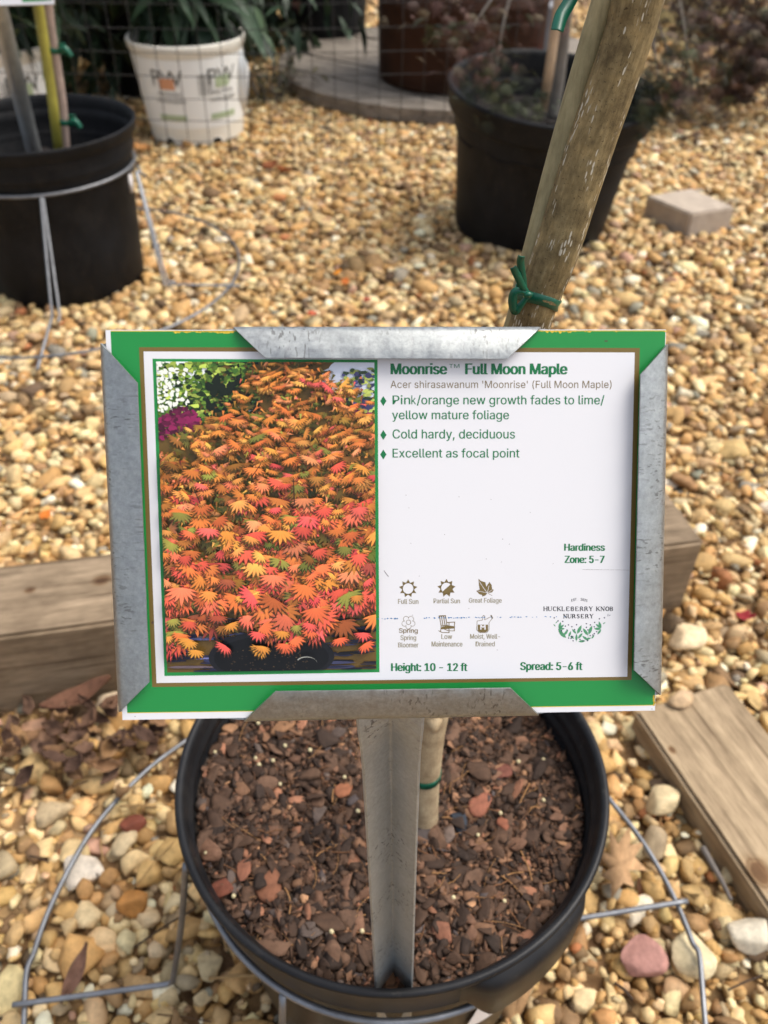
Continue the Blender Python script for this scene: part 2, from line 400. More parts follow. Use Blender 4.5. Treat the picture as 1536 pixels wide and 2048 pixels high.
def join(parts):
    off = 0; V, F, C = [], [], []
    for v, f, c in parts: V.append(v); F.append(f+off); C.append(c); off += len(v)
    return np.concatenate(V), np.concatenate(F), np.concatenate(C)
V, F, C = join(parts)
o = mesh('gravel', V, F, M_stone, col=C, smooth=False); tag(o, kind='stuff')

# single rocks that stand out
def rock_thing(px, py, rx, ry, rz, srgb, label, seed, z=.004, yaw=0, top=0):
    p = G(px, py, top+rz*.5); Vb, Fb = rock(3, 11, .42, .8, seed)
    a = yaw; Rm = np.array([[math.cos(a), -math.sin(a), 0], [math.sin(a), math.cos(a), 0], [0, 0, 1]])
    V = (Vb*[rx, ry, rz])@Rm.T+[p[0], p[1], top+rz*.72]
    c = np.tile(lin(srgb)*.9, (len(V), 1))
    o = mesh('rock', V, Fb, M_stone, col=c, loc=(p[0], p[1], top)); return tag(o, label, 'rock')
rock_thing(160, 1742, .020, .016, .008, (216, 202, 182), 'flat cream white stone under the bent ground wire left of the pot', 301, yaw=.5)
rock_thing(1284, 1926, .021, .019, .013, (170, 124, 112), 'dusty pink red stone in the gravel right of the pot', 302, yaw=.3)
rock_thing(1325, 1607, .019, .017, .013, (214, 192, 150), 'square tan stone beside the edge of the sunken board', 303, yaw=.1)
rock_thing(1503, 1872, .019, .021, .013, (214, 202, 178), 'angular off white stone below the end of the board', 304, yaw=.9)
rock_thing(1385, 1912, .020, .024, .012, (214, 196, 156), 'rounded beige stone lying against the ground wire', 305, yaw=.1)
rock_thing(1362, 1398, .016, .011, .008, (190, 160, 124), 'brown tan stone lying on top of the sunken board', 306, top=ZB, yaw=.4)
rock_thing(1376, 1278, .026, .022, .014, (226, 200, 160), 'large pale stone beside the right end of the timber', 307, yaw=.3)
rock_thing(225, 1410, .020, .016, .012, (222, 200, 170), 'pale rounded stone just below the left corner of the sign', 308, yaw=.3)
rock_thing(265, 1805, .015, .013, .010, (190, 132, 70), 'amber orange pebble left of the pot', 309, yaw=.4)
rock_thing(268, 1652, .013, .010, .008, (128, 72, 54), 'small brick red pebble left of the pot', 310, yaw=.4)
rock_thing(1310, 1690, .016, .012, .010, (160, 140, 110), 'greyish stone against the board edge', 311, yaw=1.1)

# ---------------------------------------------------------------- main pot, soil, wire stand
def ribs(r_top, z_top, depth, slope, n):
    out = []
    for i in range(n*6+1):
        t = i/(n*6); out.append((r_top-slope*t-.0011*(1-math.cos(2*math.pi*t*n)), z_top-depth*t))
    return out
cx, cy = MAIN_C
pot = thing('plant_pot', 'black nursery pot filled with bark mulch that holds the sign and the maple trunk', 'plant pot', (cx, cy, 0))
prof = [(.0, .004), (.104, .004), (.106, 0), (.109, .003), (.118, .10), (.1255, .205), (.1265, .208), (.1275, .226), (.1325, .229), (.1345, .232), (.1368, .262), (.1378, .2675), (.1400, .2693), (.1404, .2715), (.1392, .2735), (.1372, .2735), (.1356, .2725), (.1343, .2690)]+ribs(.1335, .264, .05, .006, 4)+[(.120, .16)]
V, F = lathe(prof, 144, (cx, cy, 0), lambda a: 1+.010*math.cos(2*a+.4)+.004*math.cos(3*a))
mesh('pot_wall', V, F, M_pot, pot)
# grip tab on the lip, front right
def arcstrip(prof, a0, a1, n=24):
    V, F = [], []; m_ = len(prof)
    for i in range(n+1):
        t = i/n; a = a0+(a1-a0)*t; f = min(1, min(t, 1-t)*5); f = f*f*(3-2*f)
        for r, z in prof:
            zz = .262+(z-.262)*(.35+.65*f) if z < .262 else z
            V.append((cx+(r*f+.1375*(1-f))*math.cos(a), cy+(r*f+.1375*(1-f))*math.sin(a), zz))
    for i in range(n):
        for k in range(m_-1): F.append((i*m_+k, (i+1)*m_+k, (i+1)*m_+k+1, i*m_+k+1))
    return V, F
V, F = arcstrip([(.1385, .268), (.1432, .2655), (.1445, .258), (.1435, .222), (.1415, .2185), (.132, .219)], R(-74), R(-30))
mesh('grip_tab', V, F, M_pot, pot)
# white sticker on the wall under the rim
V, F = [], []
for i in range(7):
    for z in (.132-.002*i, .192): a = R(-66+i*2.4+(z-.13)*60); r = .118+.0075*(z-.1)/.105+.0014; V.append((cx+r*math.cos(a), cy+r*math.sin(a), z))
for i in range(6): F.append((2*i, 2*i+2, 2*i+3, 2*i+1))
M_stick = m_plain('white_sticker', (.78, .74, .72), .5, var=.05)
mesh('sticker', V, F, M_stick, pot)

def soil_z(x, y): return .2435 - .035*(x-cx) - .055*(y-cy) + .004*np.sin(x*60+1)*np.cos(y*47)
nr, na = 22, 72; V = [(cx, cy, float(soil_z(cx, cy)))]; F = []
for i in range(1, nr+1):
    for k in range(na):
        r = .131*i/nr; a = 2*math.pi*k/na; x_, y_ = cx+r*math.cos(a), cy+r*math.sin(a); V.append((x_, y_, float(soil_z(x_, y_))+random.gauss(0, .0008)))
for k in range(na): F.append((0, 1+k, 1+(k+1) % na))
for i in range(nr-1):
    for k in range(na): a = 1+i*na+k; b_ = 1+i*na+(k+1) % na; F.append((a, a+na, b_+na, b_))
parts = [(np.array(V), None, None)]
soil = mesh('soil', V, F, M_soil, None, loc=(cx, cy, .24)); tag(soil, kind='stuff')
BPAL = np.array([lin(c) for c in [(88, 66, 52), (70, 52, 41), (108, 82, 66), (140, 104, 80), (158, 110, 86), (60, 46, 38), (104, 90, 84), (122, 90, 72), (84, 75, 75), (184, 140, 106)]])*.72
BW = np.array([20, 22, 14, 7, 3.5, 18, 1.5, 9, .8, 1.2]); BW /= BW.sum()
BK = [rock(1, 8, .35, .8, 500+s, .25) for s in range(12)]; BK2 = [rock(2, 9, .35, .8, 520+s, .25) for s in range(12)]
def chips(n, r, flat, bases, dz, tilt, el=(.9, 1.7)):
    q = rng.uniform(0, 1, n)**.5*.129; a = rng.uniform(0, 2*np.pi, n); x = cx+q*np.cos(a); y = cy+q*np.sin(a)
    rr = r*np.clip(rng.lognormal(0, .36, n), .4, 1.9); s = np.c_[rr*rng.uniform(*el, n), rr*rng.uniform(.6, 1, n), rr*rng.uniform(*flat, n)]
    c = BPAL[rng.choice(len(BPAL), n, p=BW)]*rng.uniform(.65, 1.2, (n, 1))
    return scatter(bases, np.c_[x, y, soil_z(x, y)+dz+rr*.15], rotm(n, tilt), s, np.clip(c, .006, .6), rng.integers(0, len(bases), n))
parts = [chips(14000, .0015, (.35, .8), [rock(1, 6, .4, .8, 560+s) for s in range(6)], .0004, .6), chips(3800, .0028, (.18, .5), BK, .0012, .45), chips(820, .0043, (.10, .26), BK2, .0022, .3, (.9, 1.5)), chips(34, .0068, (.08, .18), BK2, .0035, .2, (.9, 1.4))]
# root hairs and needles among the chips
nf = 330; tv, tf, tc = [], [], []; off = 0
for _ in range(nf):
    q = random.random()**.5*.122; a = random.uniform(0, 6.28); x0, y0 = cx+q*math.cos(a), cy+q*math.sin(a); an = random.uniform(0, 6.28); L = random.uniform(.008, .03); cur = random.uniform(-60, 60)
    pts = []
    for k in range(6):
        pts.append((x0, y0, float(soil_z(x0, y0))+.0028+random.uniform(0, .002))); x0 += math.cos(an)*L/5; y0 += math.sin(an)*L/5; an += cur*L/5
    v_, f_ = tube(pts, random.choice((.00018, .00025, .00045)), 4, cap=False); f_ = np.array(f_); tv.append(v_); tf.append(np.concatenate([f_[:, [0, 1, 2]], f_[:, [0, 2, 3]]])+off); off += len(v_)
    tc.append(np.tile(lin(random.choice([(120, 84, 58), (90, 62, 44), (160, 120, 80), (70, 50, 38)]))*.8, (len(v_), 1)))
parts.append((np.concatenate(tv), np.concatenate(tf), np.concatenate(tc)))
V, F, C = join(parts); C = C*[1.14, 1.10, 1.0]; k = np.hypot(V[:, 0]-cx, V[:, 1]-cy) > .131
V[k, :2] = (V[k, :2]-[cx, cy])*(.131/np.hypot(V[k, 0]-cx, V[k, 1]-cy))[:, None]+[cx, cy]
o = mesh('bark_mulch', V, F, M_bark, col=C, loc=(cx, cy, .24), smooth=False); tag(o, kind='stuff')
# chips that stand out + slow release beads
def chip_thing(px, py, r, srgb, label, seed, asp=1.3, yaw=0, fl=.2):
    p = G(px, py, .246); p = G(px, py, float(soil_z(p[0], p[1]))+.004); Vb, Fb = rock(2, 10, .35, .75, seed, .25)
    c_, s_ = math.cos(yaw), math.sin(yaw)
    V = (Vb*[r*asp, r, r*fl])@np.array([[c_, -s_, 0], [s_, c_, 0], [0, 0, 1]]).T+p
    o = mesh('bark_chip', V, Fb, M_bark, col=np.tile(lin(srgb)*.44, (len(V), 1)), loc=tuple(p), smooth=False); tag(o, label, 'bark chip')
chip_thing(958, 1608, .0075, (190, 120, 92), 'largest salmon brown bark chip right of the sign post', 601, 1.35, 1.2)
chip_thing(920, 1640, .0072, (72, 78, 88), 'blue grey bark chip beside the trunk foot', 602, 1.5, 1.5)
chip_thing(1010, 1650, .0055, (188, 116, 86), 'small orange brown bark chip on the right of the mulch', 603)
chip_thing(1002, 1545, .0078, (150, 92, 74), 'reddish bark chip near the back right of the pot', 604, 1.2, .3)
chip_thing(538, 1775, .0085, (176, 116, 84), 'long orange brown bark chip in the left half of the mulch', 605, 1.6, 1.3)
chip_thing(485, 1735, .0060, (186, 122, 92), 'pointed salmon bark chip left of the post', 606, 1.5, 1.5)
chip_thing(445, 1778, .0070, (160, 94, 70), 'rust brown bark chip by the left pot rim', 607, 1.3, .3)
chip_thing(687, 1580, .0055, (206, 132, 92), 'bright orange bark chip left of the sign post top', 608, 1.3, .2)
chip_thing(888, 1860, .0070, (176, 118, 90), 'salmon bark chip right of the lower post', 609, 1.2, 2)
chip_thing(565, 1450, .0070, (190, 140, 100), 'pale tan bark sliver under the sign bottom edge', 610, 2, .7)
Vb, Fb = ico(2)
Mp = m_plain('fertilizer_bead', (.56, .47, .26), .5, var=.2, vscale=300)
beads = [(516, 1446), (511, 1516), (518, 1530), (546, 1521), (430, 1504), (570, 1491), (620, 1500), (560, 1568), (689, 1554), (467, 1792), (663, 1863), (724, 1862), (601, 1944), (412, 1706), (956, 1670), (1087, 1519), (1037, 1523), (965, 1542), (1087, 1600), (1009, 1802), (498, 1618), (716, 1622), (1001, 1626), (907, 1795)]
b0_ = None
for i, (px, py) in enumerate(beads):
    p = G(px, py, .246); p = G(px, py, float(soil_z(p[0], p[1]))+.005)
    if b0_ is None:
        b0_ = mesh('fertilizer_bead', Vb*.0015, Fb, Mp, local=True); b0_.location = p
        tag(b0_, 'tiny pale yellow fertilizer bead lying on the bark mulch', 'fertilizer bead', 'yellow fertilizer beads on the mulch')
    else:
        c = b0_.copy(); S.collection.objects.link(c); c.location = p; s_ = random.uniform(.75, 1.1); c.scale = (s_,)*3

WR = .0024
def bar(o_, name, pts, parent, r=WR): V, F = tube(pts, r, 10); return mesh(name, V, F, M_wire, parent)
st = thing('wire_pot_stand', 'galvanised wire ring stand around the pot with the sign', 'pot stand', (cx, cy, 0))
rp = [G(*q, .024) for q in [(377, 1478), (300, 1535), (225, 1610), (165, 1690), (105, 1805), (70, 1900), (50, 1995)]]
rq = [G(*q, .024) for q in [(1403, 1955), (1383, 1880), (1348, 1795), (1308, 1720), (1268, 1660), (1220, 1600)]]
back = [(.19, .480, .02), (.10, .54, .02), (-.02, .55, .02), (-.13, .515, .02)]
front = [(-.24, .105, .018), (-.13, .03, .01), (0, .005, .01), (.13, .03, .01), (.225, .12, .01)]
ring = np.array([*rp, *front, *rq, *back, rp[0]])
V, F = tube(spline(ring, 10)[:-1], WR, 10, closed=True); mesh('ground_ring', V, F, M_wire, st)
V, F = tube(circle((cx, cy), .1345, 128, .221), WR*1.0, 10, closed=True); mesh('upper_ring', V, F, M_wire, st)
def leg(a, b_, t):
    """a: end of the bar beyond the ground ring, b: inner end at the foot, t: top on the upper ring"""
    a, b_, t = map(np.array, (a, b_, t))
    bar(st, 'leg', np.concatenate([spline([a, a*.5+b_*.5, b_+(a-b_)*.06], 4), spline([b_+(a-b_)*.02+[0, 0, .004], b_*.5+t*.5, t], 6)]), st)
leg(G(25, 2010, .029), G(353, 1966, .022), (-.132, .262, .221))
leg(G(1375, 1802, .030), G(1128, 1842, .022), (.138, .31, .221))
leg((-.10, -.005, .017), (-.075, .125, .012), (-.060, .183, .221))
leg((-.03, .58, .017), (-.01, .46, .012), (0, .437, .221))
# ---------------------------------------------------------------- sign: card plane from its corners in the photograph
def cv(a): a = np.array(a); return np.array([a[0], a[1]*sp+a[2]*cp, a[1]*cp-a[2]*sp])
SC = CAMP+cv((.00218, -.0050, .2703))
SX = cv((1.00136, .0089, .0364)); SX /= np.linalg.norm(SX)
SY = cv((-.00708, .99217, -.1069)); SY -= SX*(SX@SY); SY /= np.linalg.norm(SY); SZ = np.cross(SX, SY)
SM = Matrix(((SX[0], SY[0], SZ[0], SC[0]), (SX[1], SY[1], SZ[1], SC[1]), (SX[2], SY[2], SZ[2], SC[2]), (0, 0, 0, 1)))
def Cd(px, py, z=0.0):
    r = ray(px, py); t = ((SC+SZ*z-CAMP)@SZ)/(r@SZ); q = CAMP+r*t-SC
    return np.array([q@SX, q@SY, z])
U = 1e-5
card = thing('sign_card', 'glossy printed maple description card held in the galvanised sign frame', 'sign card', mat=SM)
def sheet(name, pxs, z, m, parent=card):
    return mesh(name, [Cd(x, y, z) for x, y in pxs], [tuple(range(len(pxs)))[::-1]], m, parent, local=True, smooth=False)
Mw = m_print('white_card', (250, 249, 251), .73); Mgr = m_print('print_green', (34, 140, 66), .9); Mbr = m_print('print_brown', (120, 100, 50), .9)
Mtx = m_print('print_dark_green', (18, 118, 68), .85); Mgold = m_print('print_gold', (118, 100, 58), .9); Mcap = m_print('print_pale_gold', (150, 142, 118), .9)
Mnav = m_print('print_navy', (34, 36, 70), .9); Mink = m_print('print_black', (28, 28, 34), .9); Mblue = m_print('print_blue', (40, 120, 180), .9); Myel = m_print('print_yellow', (226, 190, 60), .9)
Mlg = m_print('print_leaf_green', (84, 150, 108), .9)
def quadbox(name, pxs, z0, z1, m, parent):
    a = [Cd(x, y, z1) for x, y in pxs]; b_ = [q*[1, 1, 0]+[0, 0, z0] for q in a]
    return mesh(name, a+b_, [(3, 2, 1, 0), (4, 5, 6, 7), (0, 1, 5, 4), (1, 2, 6, 5), (2, 3, 7, 6), (3, 0, 4, 7)], m, parent, local=True, smooth=False)
quadbox('card_sheet', [(211, 660), (1332, 659), (1310, 1421), (245, 1440)], -.0006, 0, Mw, card)
sheet('green_border', [(221, 661.5), (1331, 660.5), (1309.3, 1411), (254.5, 1426.5)], 2*U, Mgr)
sheet('brown_border', [(278, 694.5), (1279.5, 696), (1263, 1360), (304.5, 1374)], 4*U, Mbr)
sheet('white_panel', [(287, 703), (1269.5, 705), (1254.6, 1353.5), (313, 1366)], 6*U, Mw)
# chipped yellow print edge
mb = MB(); r_ = random.Random(5)
def blob(mb, px, py, rx, ry, z, n=9, c=None, half=False):
    pts = []
    for k in range(n):
        a = (math.pi if half else 2*math.pi)*k/(n-1 if half else n); q = r_.uniform(.75, 1.15)
        pts.append(Cd(px+rx*math.cos(a)*q, py+ry*math.sin(a)*q, z))
    mb.add(pts, [tuple(range(n))], c)
for px in list(range(352, 470, 7))+[281]+list(range(1085, 1150, 9))+[1178, 1232, 1330, 1136, 1170]:
    blob(mb, px+r_.uniform(-2, 2), 661.5-.0009*px+.8, r_.uniform(3, 6), r_.uniform(2, 6), 3*U, half=True)
mb.add([Cd(221, 661.5, 3*U), Cd(471, 661.5, 3*U), Cd(471, 663, 3*U), Cd(221, 663, 3*U)], [(0, 1, 2, 3)])
mb.add([Cd(1075, 660.8, 3*U), Cd(1331, 660.8, 3*U), Cd(1331, 662.4, 3*U), Cd(1075, 662.4, 3*U)], [(0, 1, 2, 3)])
mb.out('worn_edge', Myel, card, local=True, smooth=False); mb = MB()
for k in range(14): blob(mb, 1309-r_.uniform(0, 2), 1392+k*1.4, 2, 2, 3*U)
mb.out('worn_edge', Myel, card, local=True, smooth=False); mb = MB()
for a, c in (((254.5, 1426.5), (1309.3, 1411)),): mb.add([Cd(a[0], a[1]-1.2, 3*U), Cd(c[0], c[1]-1.2, 3*U), Cd(c[0], c[1], 3*U), Cd(a[0], a[1], 3*U)], [(0, 1, 2, 3)])
mb.out('worn_edge', Myel, card, local=True, smooth=False)
sheet('photo_frame', [(305, 717.5), (755, 719.5), (759, 1344.5), (329, 1352)], 8*U, Mgr)

# --- printed photograph of the maple: flat overlapping leaf shapes, ink only
Mph, nt, b = newmat('printed_photo'); a_ = nt.nodes.new('ShaderNodeAttribute'); a_.attribute_name = 'Col'; nt.links.new(a_.outputs['Color'], b.inputs['Base Color']); b.inputs['Roughness'].default_value = .35; b.inputs['Specular IOR Level'].default_value = .35
pr = np.random.default_rng(21)
PH0 = np.array([(312, 723), (748.5, 725), (752.7, 1338.5), (334.5, 1345)], float)
def FP(fx, fy):
    t = PH0[0]*(1-fx)+PH0[1]*fx; bt = PH0[3]*(1-fx)+PH0[2]*fx; return t*(1-fy)+bt*fy
ph = MB(); zc = [10*U]
def ink(pts, cols, faces):
    P_ = []
    for fx, fy in pts:
        fx = min(max(fx, 0), 1); fy = min(max(fy, 0), 1); q = FP(fx, fy); P_.append(Cd(q[0], q[1], zc[0]))
    ph.add(P_, faces, lin(np.clip(cols, 0, 255))*.88); zc[0] += 3e-7
ink([(0, 0), (1, 0), (1, 1), (0, 1)], np.array([(104, 80, 36)]*4), [(3, 2, 1, 0)])
def inkblob(fx, fy, rx, ry, c, n=9, jag=.25):
    a = np.arange(n)*2*np.pi/n+pr.uniform(0, 6); q = 1+pr.uniform(-jag, jag, n)
    ink([(fx, fy)]+[(fx+rx*math.cos(t)*s, fy+ry*math.sin(t)*s) for t, s in zip(a, q)], np.tile(np.array(c), (n+1, 1)), [(0, (k+1) % n+1, k+1) for k in range(n)])
# sky, green trees, purple trees behind
inkblob(.06, .03, .16, .07, (236, 240, 236), 30, .1); inkblob(.03, .12, .05, .07, (214, 222, 205), 10); inkblob(.9, .05, .14, .07, (225, 230, 242), 30, .12); inkblob(.42, .14, .06, .025, (205, 215, 225), 8)
for _ in range(1100):
    fx = pr.uniform(0, .46); fy = pr.uniform(0, .24); lim = fx*.6+fy
    br = pr.uniform(0, 1)-.9*fx-.5*fy
    c = (178, 196, 84) if br > .55 else (112, 146, 52) if br > .3 else (62, 98, 38) if br > .02 else (26, 44, 20)
    inkblob(fx, fy, pr.uniform(.006, .020), pr.uniform(.003, .009), np.array(c)*pr.uniform(.7, 1.15), 7, .5)
for _ in range(90): inkblob(pr.uniform(0, .2)**1.2, pr.uniform(0, .16), pr.uniform(.004, .012), pr.uniform(.003, .008), (238, 240, 226), 6, .4)
for _ in range(40): inkblob(pr.uniform(.2, .46), pr.uniform(.05, .2), pr.uniform(.01, .022), pr.uniform(.008, .02), (20, 30, 16), 7, .4)
for _ in range(140):
    fx = pr.uniform(0, .19); fy = .205-.03*math.sin(fx*14)+pr.uniform(-.025, .05); inkblob(fx, fy, pr.uniform(.008, .02), pr.uniform(.004, .01), np.array((120, 30, 72))*pr.uniform(.5, 1.25), 7, .4)
for _ in range(80): inkblob(pr.uniform(.9, 1), pr.uniform(.13, .25), pr.uniform(.008, .02), pr.uniform(.004, .012), np.array((140, 40, 90))*pr.uniform(.5, 1.25), 7, .4)
for _ in range(90): inkblob(pr.uniform(.86, 1), pr.uniform(.02, .16), pr.uniform(.008, .02), pr.uniform(.004, .010), np.array(random.choice([(70, 70, 110), (130, 160, 70), (170, 180, 90), (60, 80, 50)]))*pr.uniform(.7, 1.2), 7, .4)
# ground cover and pot at the bottom
for _ in range(170):
    fx = pr.uniform(0, 1); fy = pr.uniform(.82, 1); d_ = (fx-.5)
    inkblob(fx, fy, pr.uniform(.03, .10), pr.uniform(.002, .006), np.array(random.choice([(60, 64, 104), (94, 96, 138), (40, 40, 64), (84, 72, 76), (28, 28, 44)]))*pr.uniform(.6, 1.1)*(1.2 if fx < .3 else .7), 8, .2)
inkblob(.50, .955, .30, .085, (24, 24, 28), 40, .0); inkblob(.50, .958, .275, .072, (10, 10, 11), 40, .0)
for _ in range(60): inkblob(pr.uniform(.3, .68), pr.uniform(.93, 1), .004, .002, np.array((70, 56, 40))*pr.uniform(.5, 1.4), 5, .4)
TX = [0, .08, .2, .27, .32, .38, .44, .5, .74, .8, .88, .95, 1]; TY = [.29, .23, .20, .175, .13, .085, .01, -.02, -.02, .05, .07, .10, .14]
LOBE = [(-80, .80), (-60, .92), (-41, .98), (-21, 1.0), (0, 1.04), (21, 1.0), (42, .97), (61, .9), (81, .78)]
def fan(fx, fy, s, ang, sq, ax, grow=1.0):
    asp = 440/620; out = []
    for a, l in LOBE:
        l = l*pr.uniform(.86, 1.1)*grow
        out += [(a-9.5, l*.60), (a-5, l*.80), (a-1, l*1.04), (a+4, l*.82), (a+8.5, l*.64)]
    q = [(fx, fy)]
    for a, l in out:
        t = R(a); x_ = math.sin(t)*l*s*ax; y_ = (math.cos(t)*l*.86+.12*l)*s*sq*.75
        q.append((fx+x_*math.cos(ang)-y_*math.sin(ang), fy+(x_*math.sin(ang)+y_*math.cos(ang))*asp))
    return q
def leafink(fx, fy, s, ang, c, sq=1.0, ax=1.0, sh=True):
    """umbrella of pointed lobes hanging down from its stalk"""
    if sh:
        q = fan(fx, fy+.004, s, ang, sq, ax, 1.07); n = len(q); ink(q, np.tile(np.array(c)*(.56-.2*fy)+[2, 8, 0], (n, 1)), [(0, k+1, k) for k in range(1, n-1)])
    q = fan(fx, fy, s, ang, sq, ax); n = len(q); c = np.array(c, float); cols = [c*1.06]; tip = pr.uniform(.78, 1.0); g = np.array([1, pr.uniform(.86, 1.06), 1])
    for k in range(n-1):
        ph_ = k % 5; cols.append(c*g*(tip if ph_ == 2 else .90 if ph_ in (0, 4) else .97)*pr.uniform(.94, 1.06))
    ink(q, np.array(cols), [(0, k+1, k) for k in range(1, n-1)])
def gap(fx, fy): return .75*math.sin(fx*17+5*fy+2*math.sin(fy*23))*math.sin(fy*71+3*math.sin(fx*9+fy*4))+.55*math.sin(fx*9+3*math.sin(fy*8)+1)*math.sin(fy*31+2.2*math.sin(fx*7+1))+.5*math.sin(fx*23+fy*17)*math.sin(fy*47)
def tier(fx, fy):
    t = math.sin(fy*38+2.4*math.sin(fx*6+.8)+1.3*math.sin(fx*15+fy*9))+.7*math.sin(fx*19-fy*13+2*math.sin(fy*17))+.5*math.sin(fx*41+fy*57)
    return 1.02-.13*max(-1.4, min(1.6, t))
def shard(fx, fy, l, w, a, c):
    dx, dy = math.sin(a)*l, math.cos(a)*l*.70; nx_, ny_ = math.cos(a)*w, -math.sin(a)*w*.70
    ink([(fx-nx_, fy-ny_), (fx+nx_, fy+ny_), (fx+dx, fy+dy)], np.tile(np.array(c, float), (3, 1)), [(0, 2, 1)])
def pickcol(fx, fy, lay):
    w = min(max((fy-.25)/.55+pr.normal(0, .16), 0), 1)
    if lay == 0: c = random.choice([(128, 104, 44), (106, 96, 42), (150, 100, 46), (84, 80, 34), (164, 108, 48), (70, 66, 28), (120, 112, 50)])
    else:
        a = [(252, 176, 80), (250, 168, 84), (240, 146, 64), (234, 132, 60), (246, 158, 76), (228, 124, 58), (242, 138, 82), (216, 134, 56), (248, 164, 70), (200, 124, 52), (246, 150, 96)]
        bb = [(240, 98, 72), (236, 114, 66), (244, 122, 84), (228, 94, 70), (232, 126, 60), (194, 122, 52), (240, 92, 82), (238, 140, 66), (214, 110, 56)]
        c = random.choice(bb) if pr.uniform() < w else random.choice(a)
        if lay == 1: c = np.array(c)*.93
        if pr.uniform() < .05+.07*fy: c = (148, 144, 62)
        if pr.uniform() < .035: c = (242, 104, 90)
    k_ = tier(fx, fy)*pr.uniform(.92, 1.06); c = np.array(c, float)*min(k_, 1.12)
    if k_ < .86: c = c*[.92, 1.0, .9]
    return c
def ragged(fx): return .86+.03*math.sin(fx*13)+.025*math.sin(fx*29+1)-.05*max(0, (fx-.72)/.28)
for lay, cnt in ((0, 1000), (1, 950), (2, 950)):
    ys = np.sort(pr.uniform(-.02, .93, cnt))
    if lay: pr.shuffle(ys)
    for fy in ys:
        fx = pr.uniform(-.02, 1.02)
        top = np.interp(fx, TX, TY)
        if fy < top or fy > ragged(fx)+(-.03 if lay == 0 else pr.uniform(-.04, .04)): continue
        if fy > .87 and abs(fx-.5) < .30 and pr.uniform() < .75: continue
        g = gap(fx, fy)
        if lay == 0 and g > 1.05: continue
        if lay == 1 and g > .50: continue
        if lay == 2 and g > .10+.22*(1-fy): continue
        s = (.042+.026*min(max(fy-.12, 0)/.6, 1))*pr.uniform(.5, 1.3)
        for _ in range(2):
            c_ = pickcol(fx, fy, min(lay, 1)); shard(fx+pr.normal(0, .03), fy+pr.normal(0, .02), pr.uniform(.012, .035), pr.uniform(.003, .007), pr.normal(0, .8), c_*pr.choice([.62, .88, 1.08]))
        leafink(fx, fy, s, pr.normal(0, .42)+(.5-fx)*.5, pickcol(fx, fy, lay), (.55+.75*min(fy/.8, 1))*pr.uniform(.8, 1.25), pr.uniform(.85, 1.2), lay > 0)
for _ in range(16):
    fx, fy = pr.uniform(.08, .95), pr.uniform(.84, .93); leafink(fx, fy, .055, pr.normal(0, .4), random.choice([(244, 96, 84), (238, 110, 66), (226, 150, 60)]))
for fx, fy, l, a in ((.15, .40, .09, 1.2), (.27, .29, .08, .6), (.47, .33, .09, 2.2), (.56, .24, .10, .9), (.45, .46, .1, .7), (.62, .38, .12, 1.55), (.80, .30, .08, .5)):
    dx, dy = math.cos(a)*l, math.sin(a)*l*.7; ink([(fx-.002, fy), (fx+.002, fy), (fx+dx+.003, fy+dy), (fx+dx-.003, fy+dy)], np.tile((66, 40, 26), (4, 1)), [(3, 2, 1, 0)])
q_ = [(.555+.05*math.cos(t), .975-.02*math.sin(t)) for t in np.linspace(.2, 2.6, 10)]
for (x0, y0), (x1, y1) in zip(q_[:-1], q_[1:]): ink([(x0+.11, y0), (x1+.11, y1), (x1+.114, y1+.003), (x0+.114, y0+.003)], np.tile((150, 150, 140), (4, 1)), [(0, 1, 2, 3)])
o = ph.out('printed_photo', Mph, card, local=True, smooth=False)

# --- lettering
ZI = 9*U
def glyphs(s, bold=0., spacing=1., font=None):
    cu = bpy.data.curves.new('lettering', 'FONT'); cu.body = s; cu.offset = bold; cu.space_character = spacing; cu.resolution_u = 3; cu.size = 1
    if font: cu.font = font
    ob = bpy.data.objects.new('lettering', cu); S.collection.objects.link(ob)
    dg = bpy.context.evaluated_depsgraph_get(); me = bpy.data.meshes.new_from_object(ob.evaluated_get(dg))
    V = np.array([v.co[:] for v in me.vertices]); F = [tuple(p.vertices) for p in me.polygons]
    bpy.data.objects.remove(ob); bpy.data.curves.remove(cu); bpy.data.meshes.remove(me)
    return V, F
CAPH = {}
def caph(bold, font):
    k = (bold, font and font.name)
    if k not in CAPH:
        V, _ = glyphs('H', bold, 1, font); CAPH[k] = (V[:, 1].min(), V[:, 1].max())
    return CAPH[k]
try: INTER = bpy.data.fonts.load(bpy.utils.system_resource('DATAFILES')+'/fonts/Inter.woff2')
except Exception: INTER = None
def put(mb, s, x0, x1, yb, yc, bold=0., spacing=1., font=None, z=ZI):
    """string from x0 to x1 on the baseline yb with capitals up to yc (photo pixels)"""
    if bold:             # heavier weight: the same letters printed side by side
        d_ = abs(bold)*(yb-yc); k_ = 5 if bold > .055 else 2
        for i_, q_ in enumerate(np.linspace(-1, 1, k_)): put(mb, s, x0+d_+q_*d_, x1-d_+q_*d_, yb, yc, 0, spacing, font, z+i_*1e-6)
        return
    V, F = glyphs(s, bold, spacing, font); lo, hi = caph(bold, font)
    a = Cd(x0, yb, z); bq = Cd(x1, yb, z); t = Cd((x0+x1)/2, yc, z)
    w = V[:, 0].max()-V[:, 0].min(); h = t[1]-(a[1]+bq[1])/2
    X = (V[:, 0]-V[:, 0].min())/w; Y = (V[:, 1]-lo)/(hi-lo)
    Q = a[None]*(1-X[:, None])+bq[None]*X[:, None]; Q[:, 1] += Y*h; Q[:, 2] = z
    mb.add(Q, F)
def poly(mb, pts, z=ZI): mb.add([Cd(x_, y_, z) for x_, y_ in pts], [tuple(range(len(pts)))])
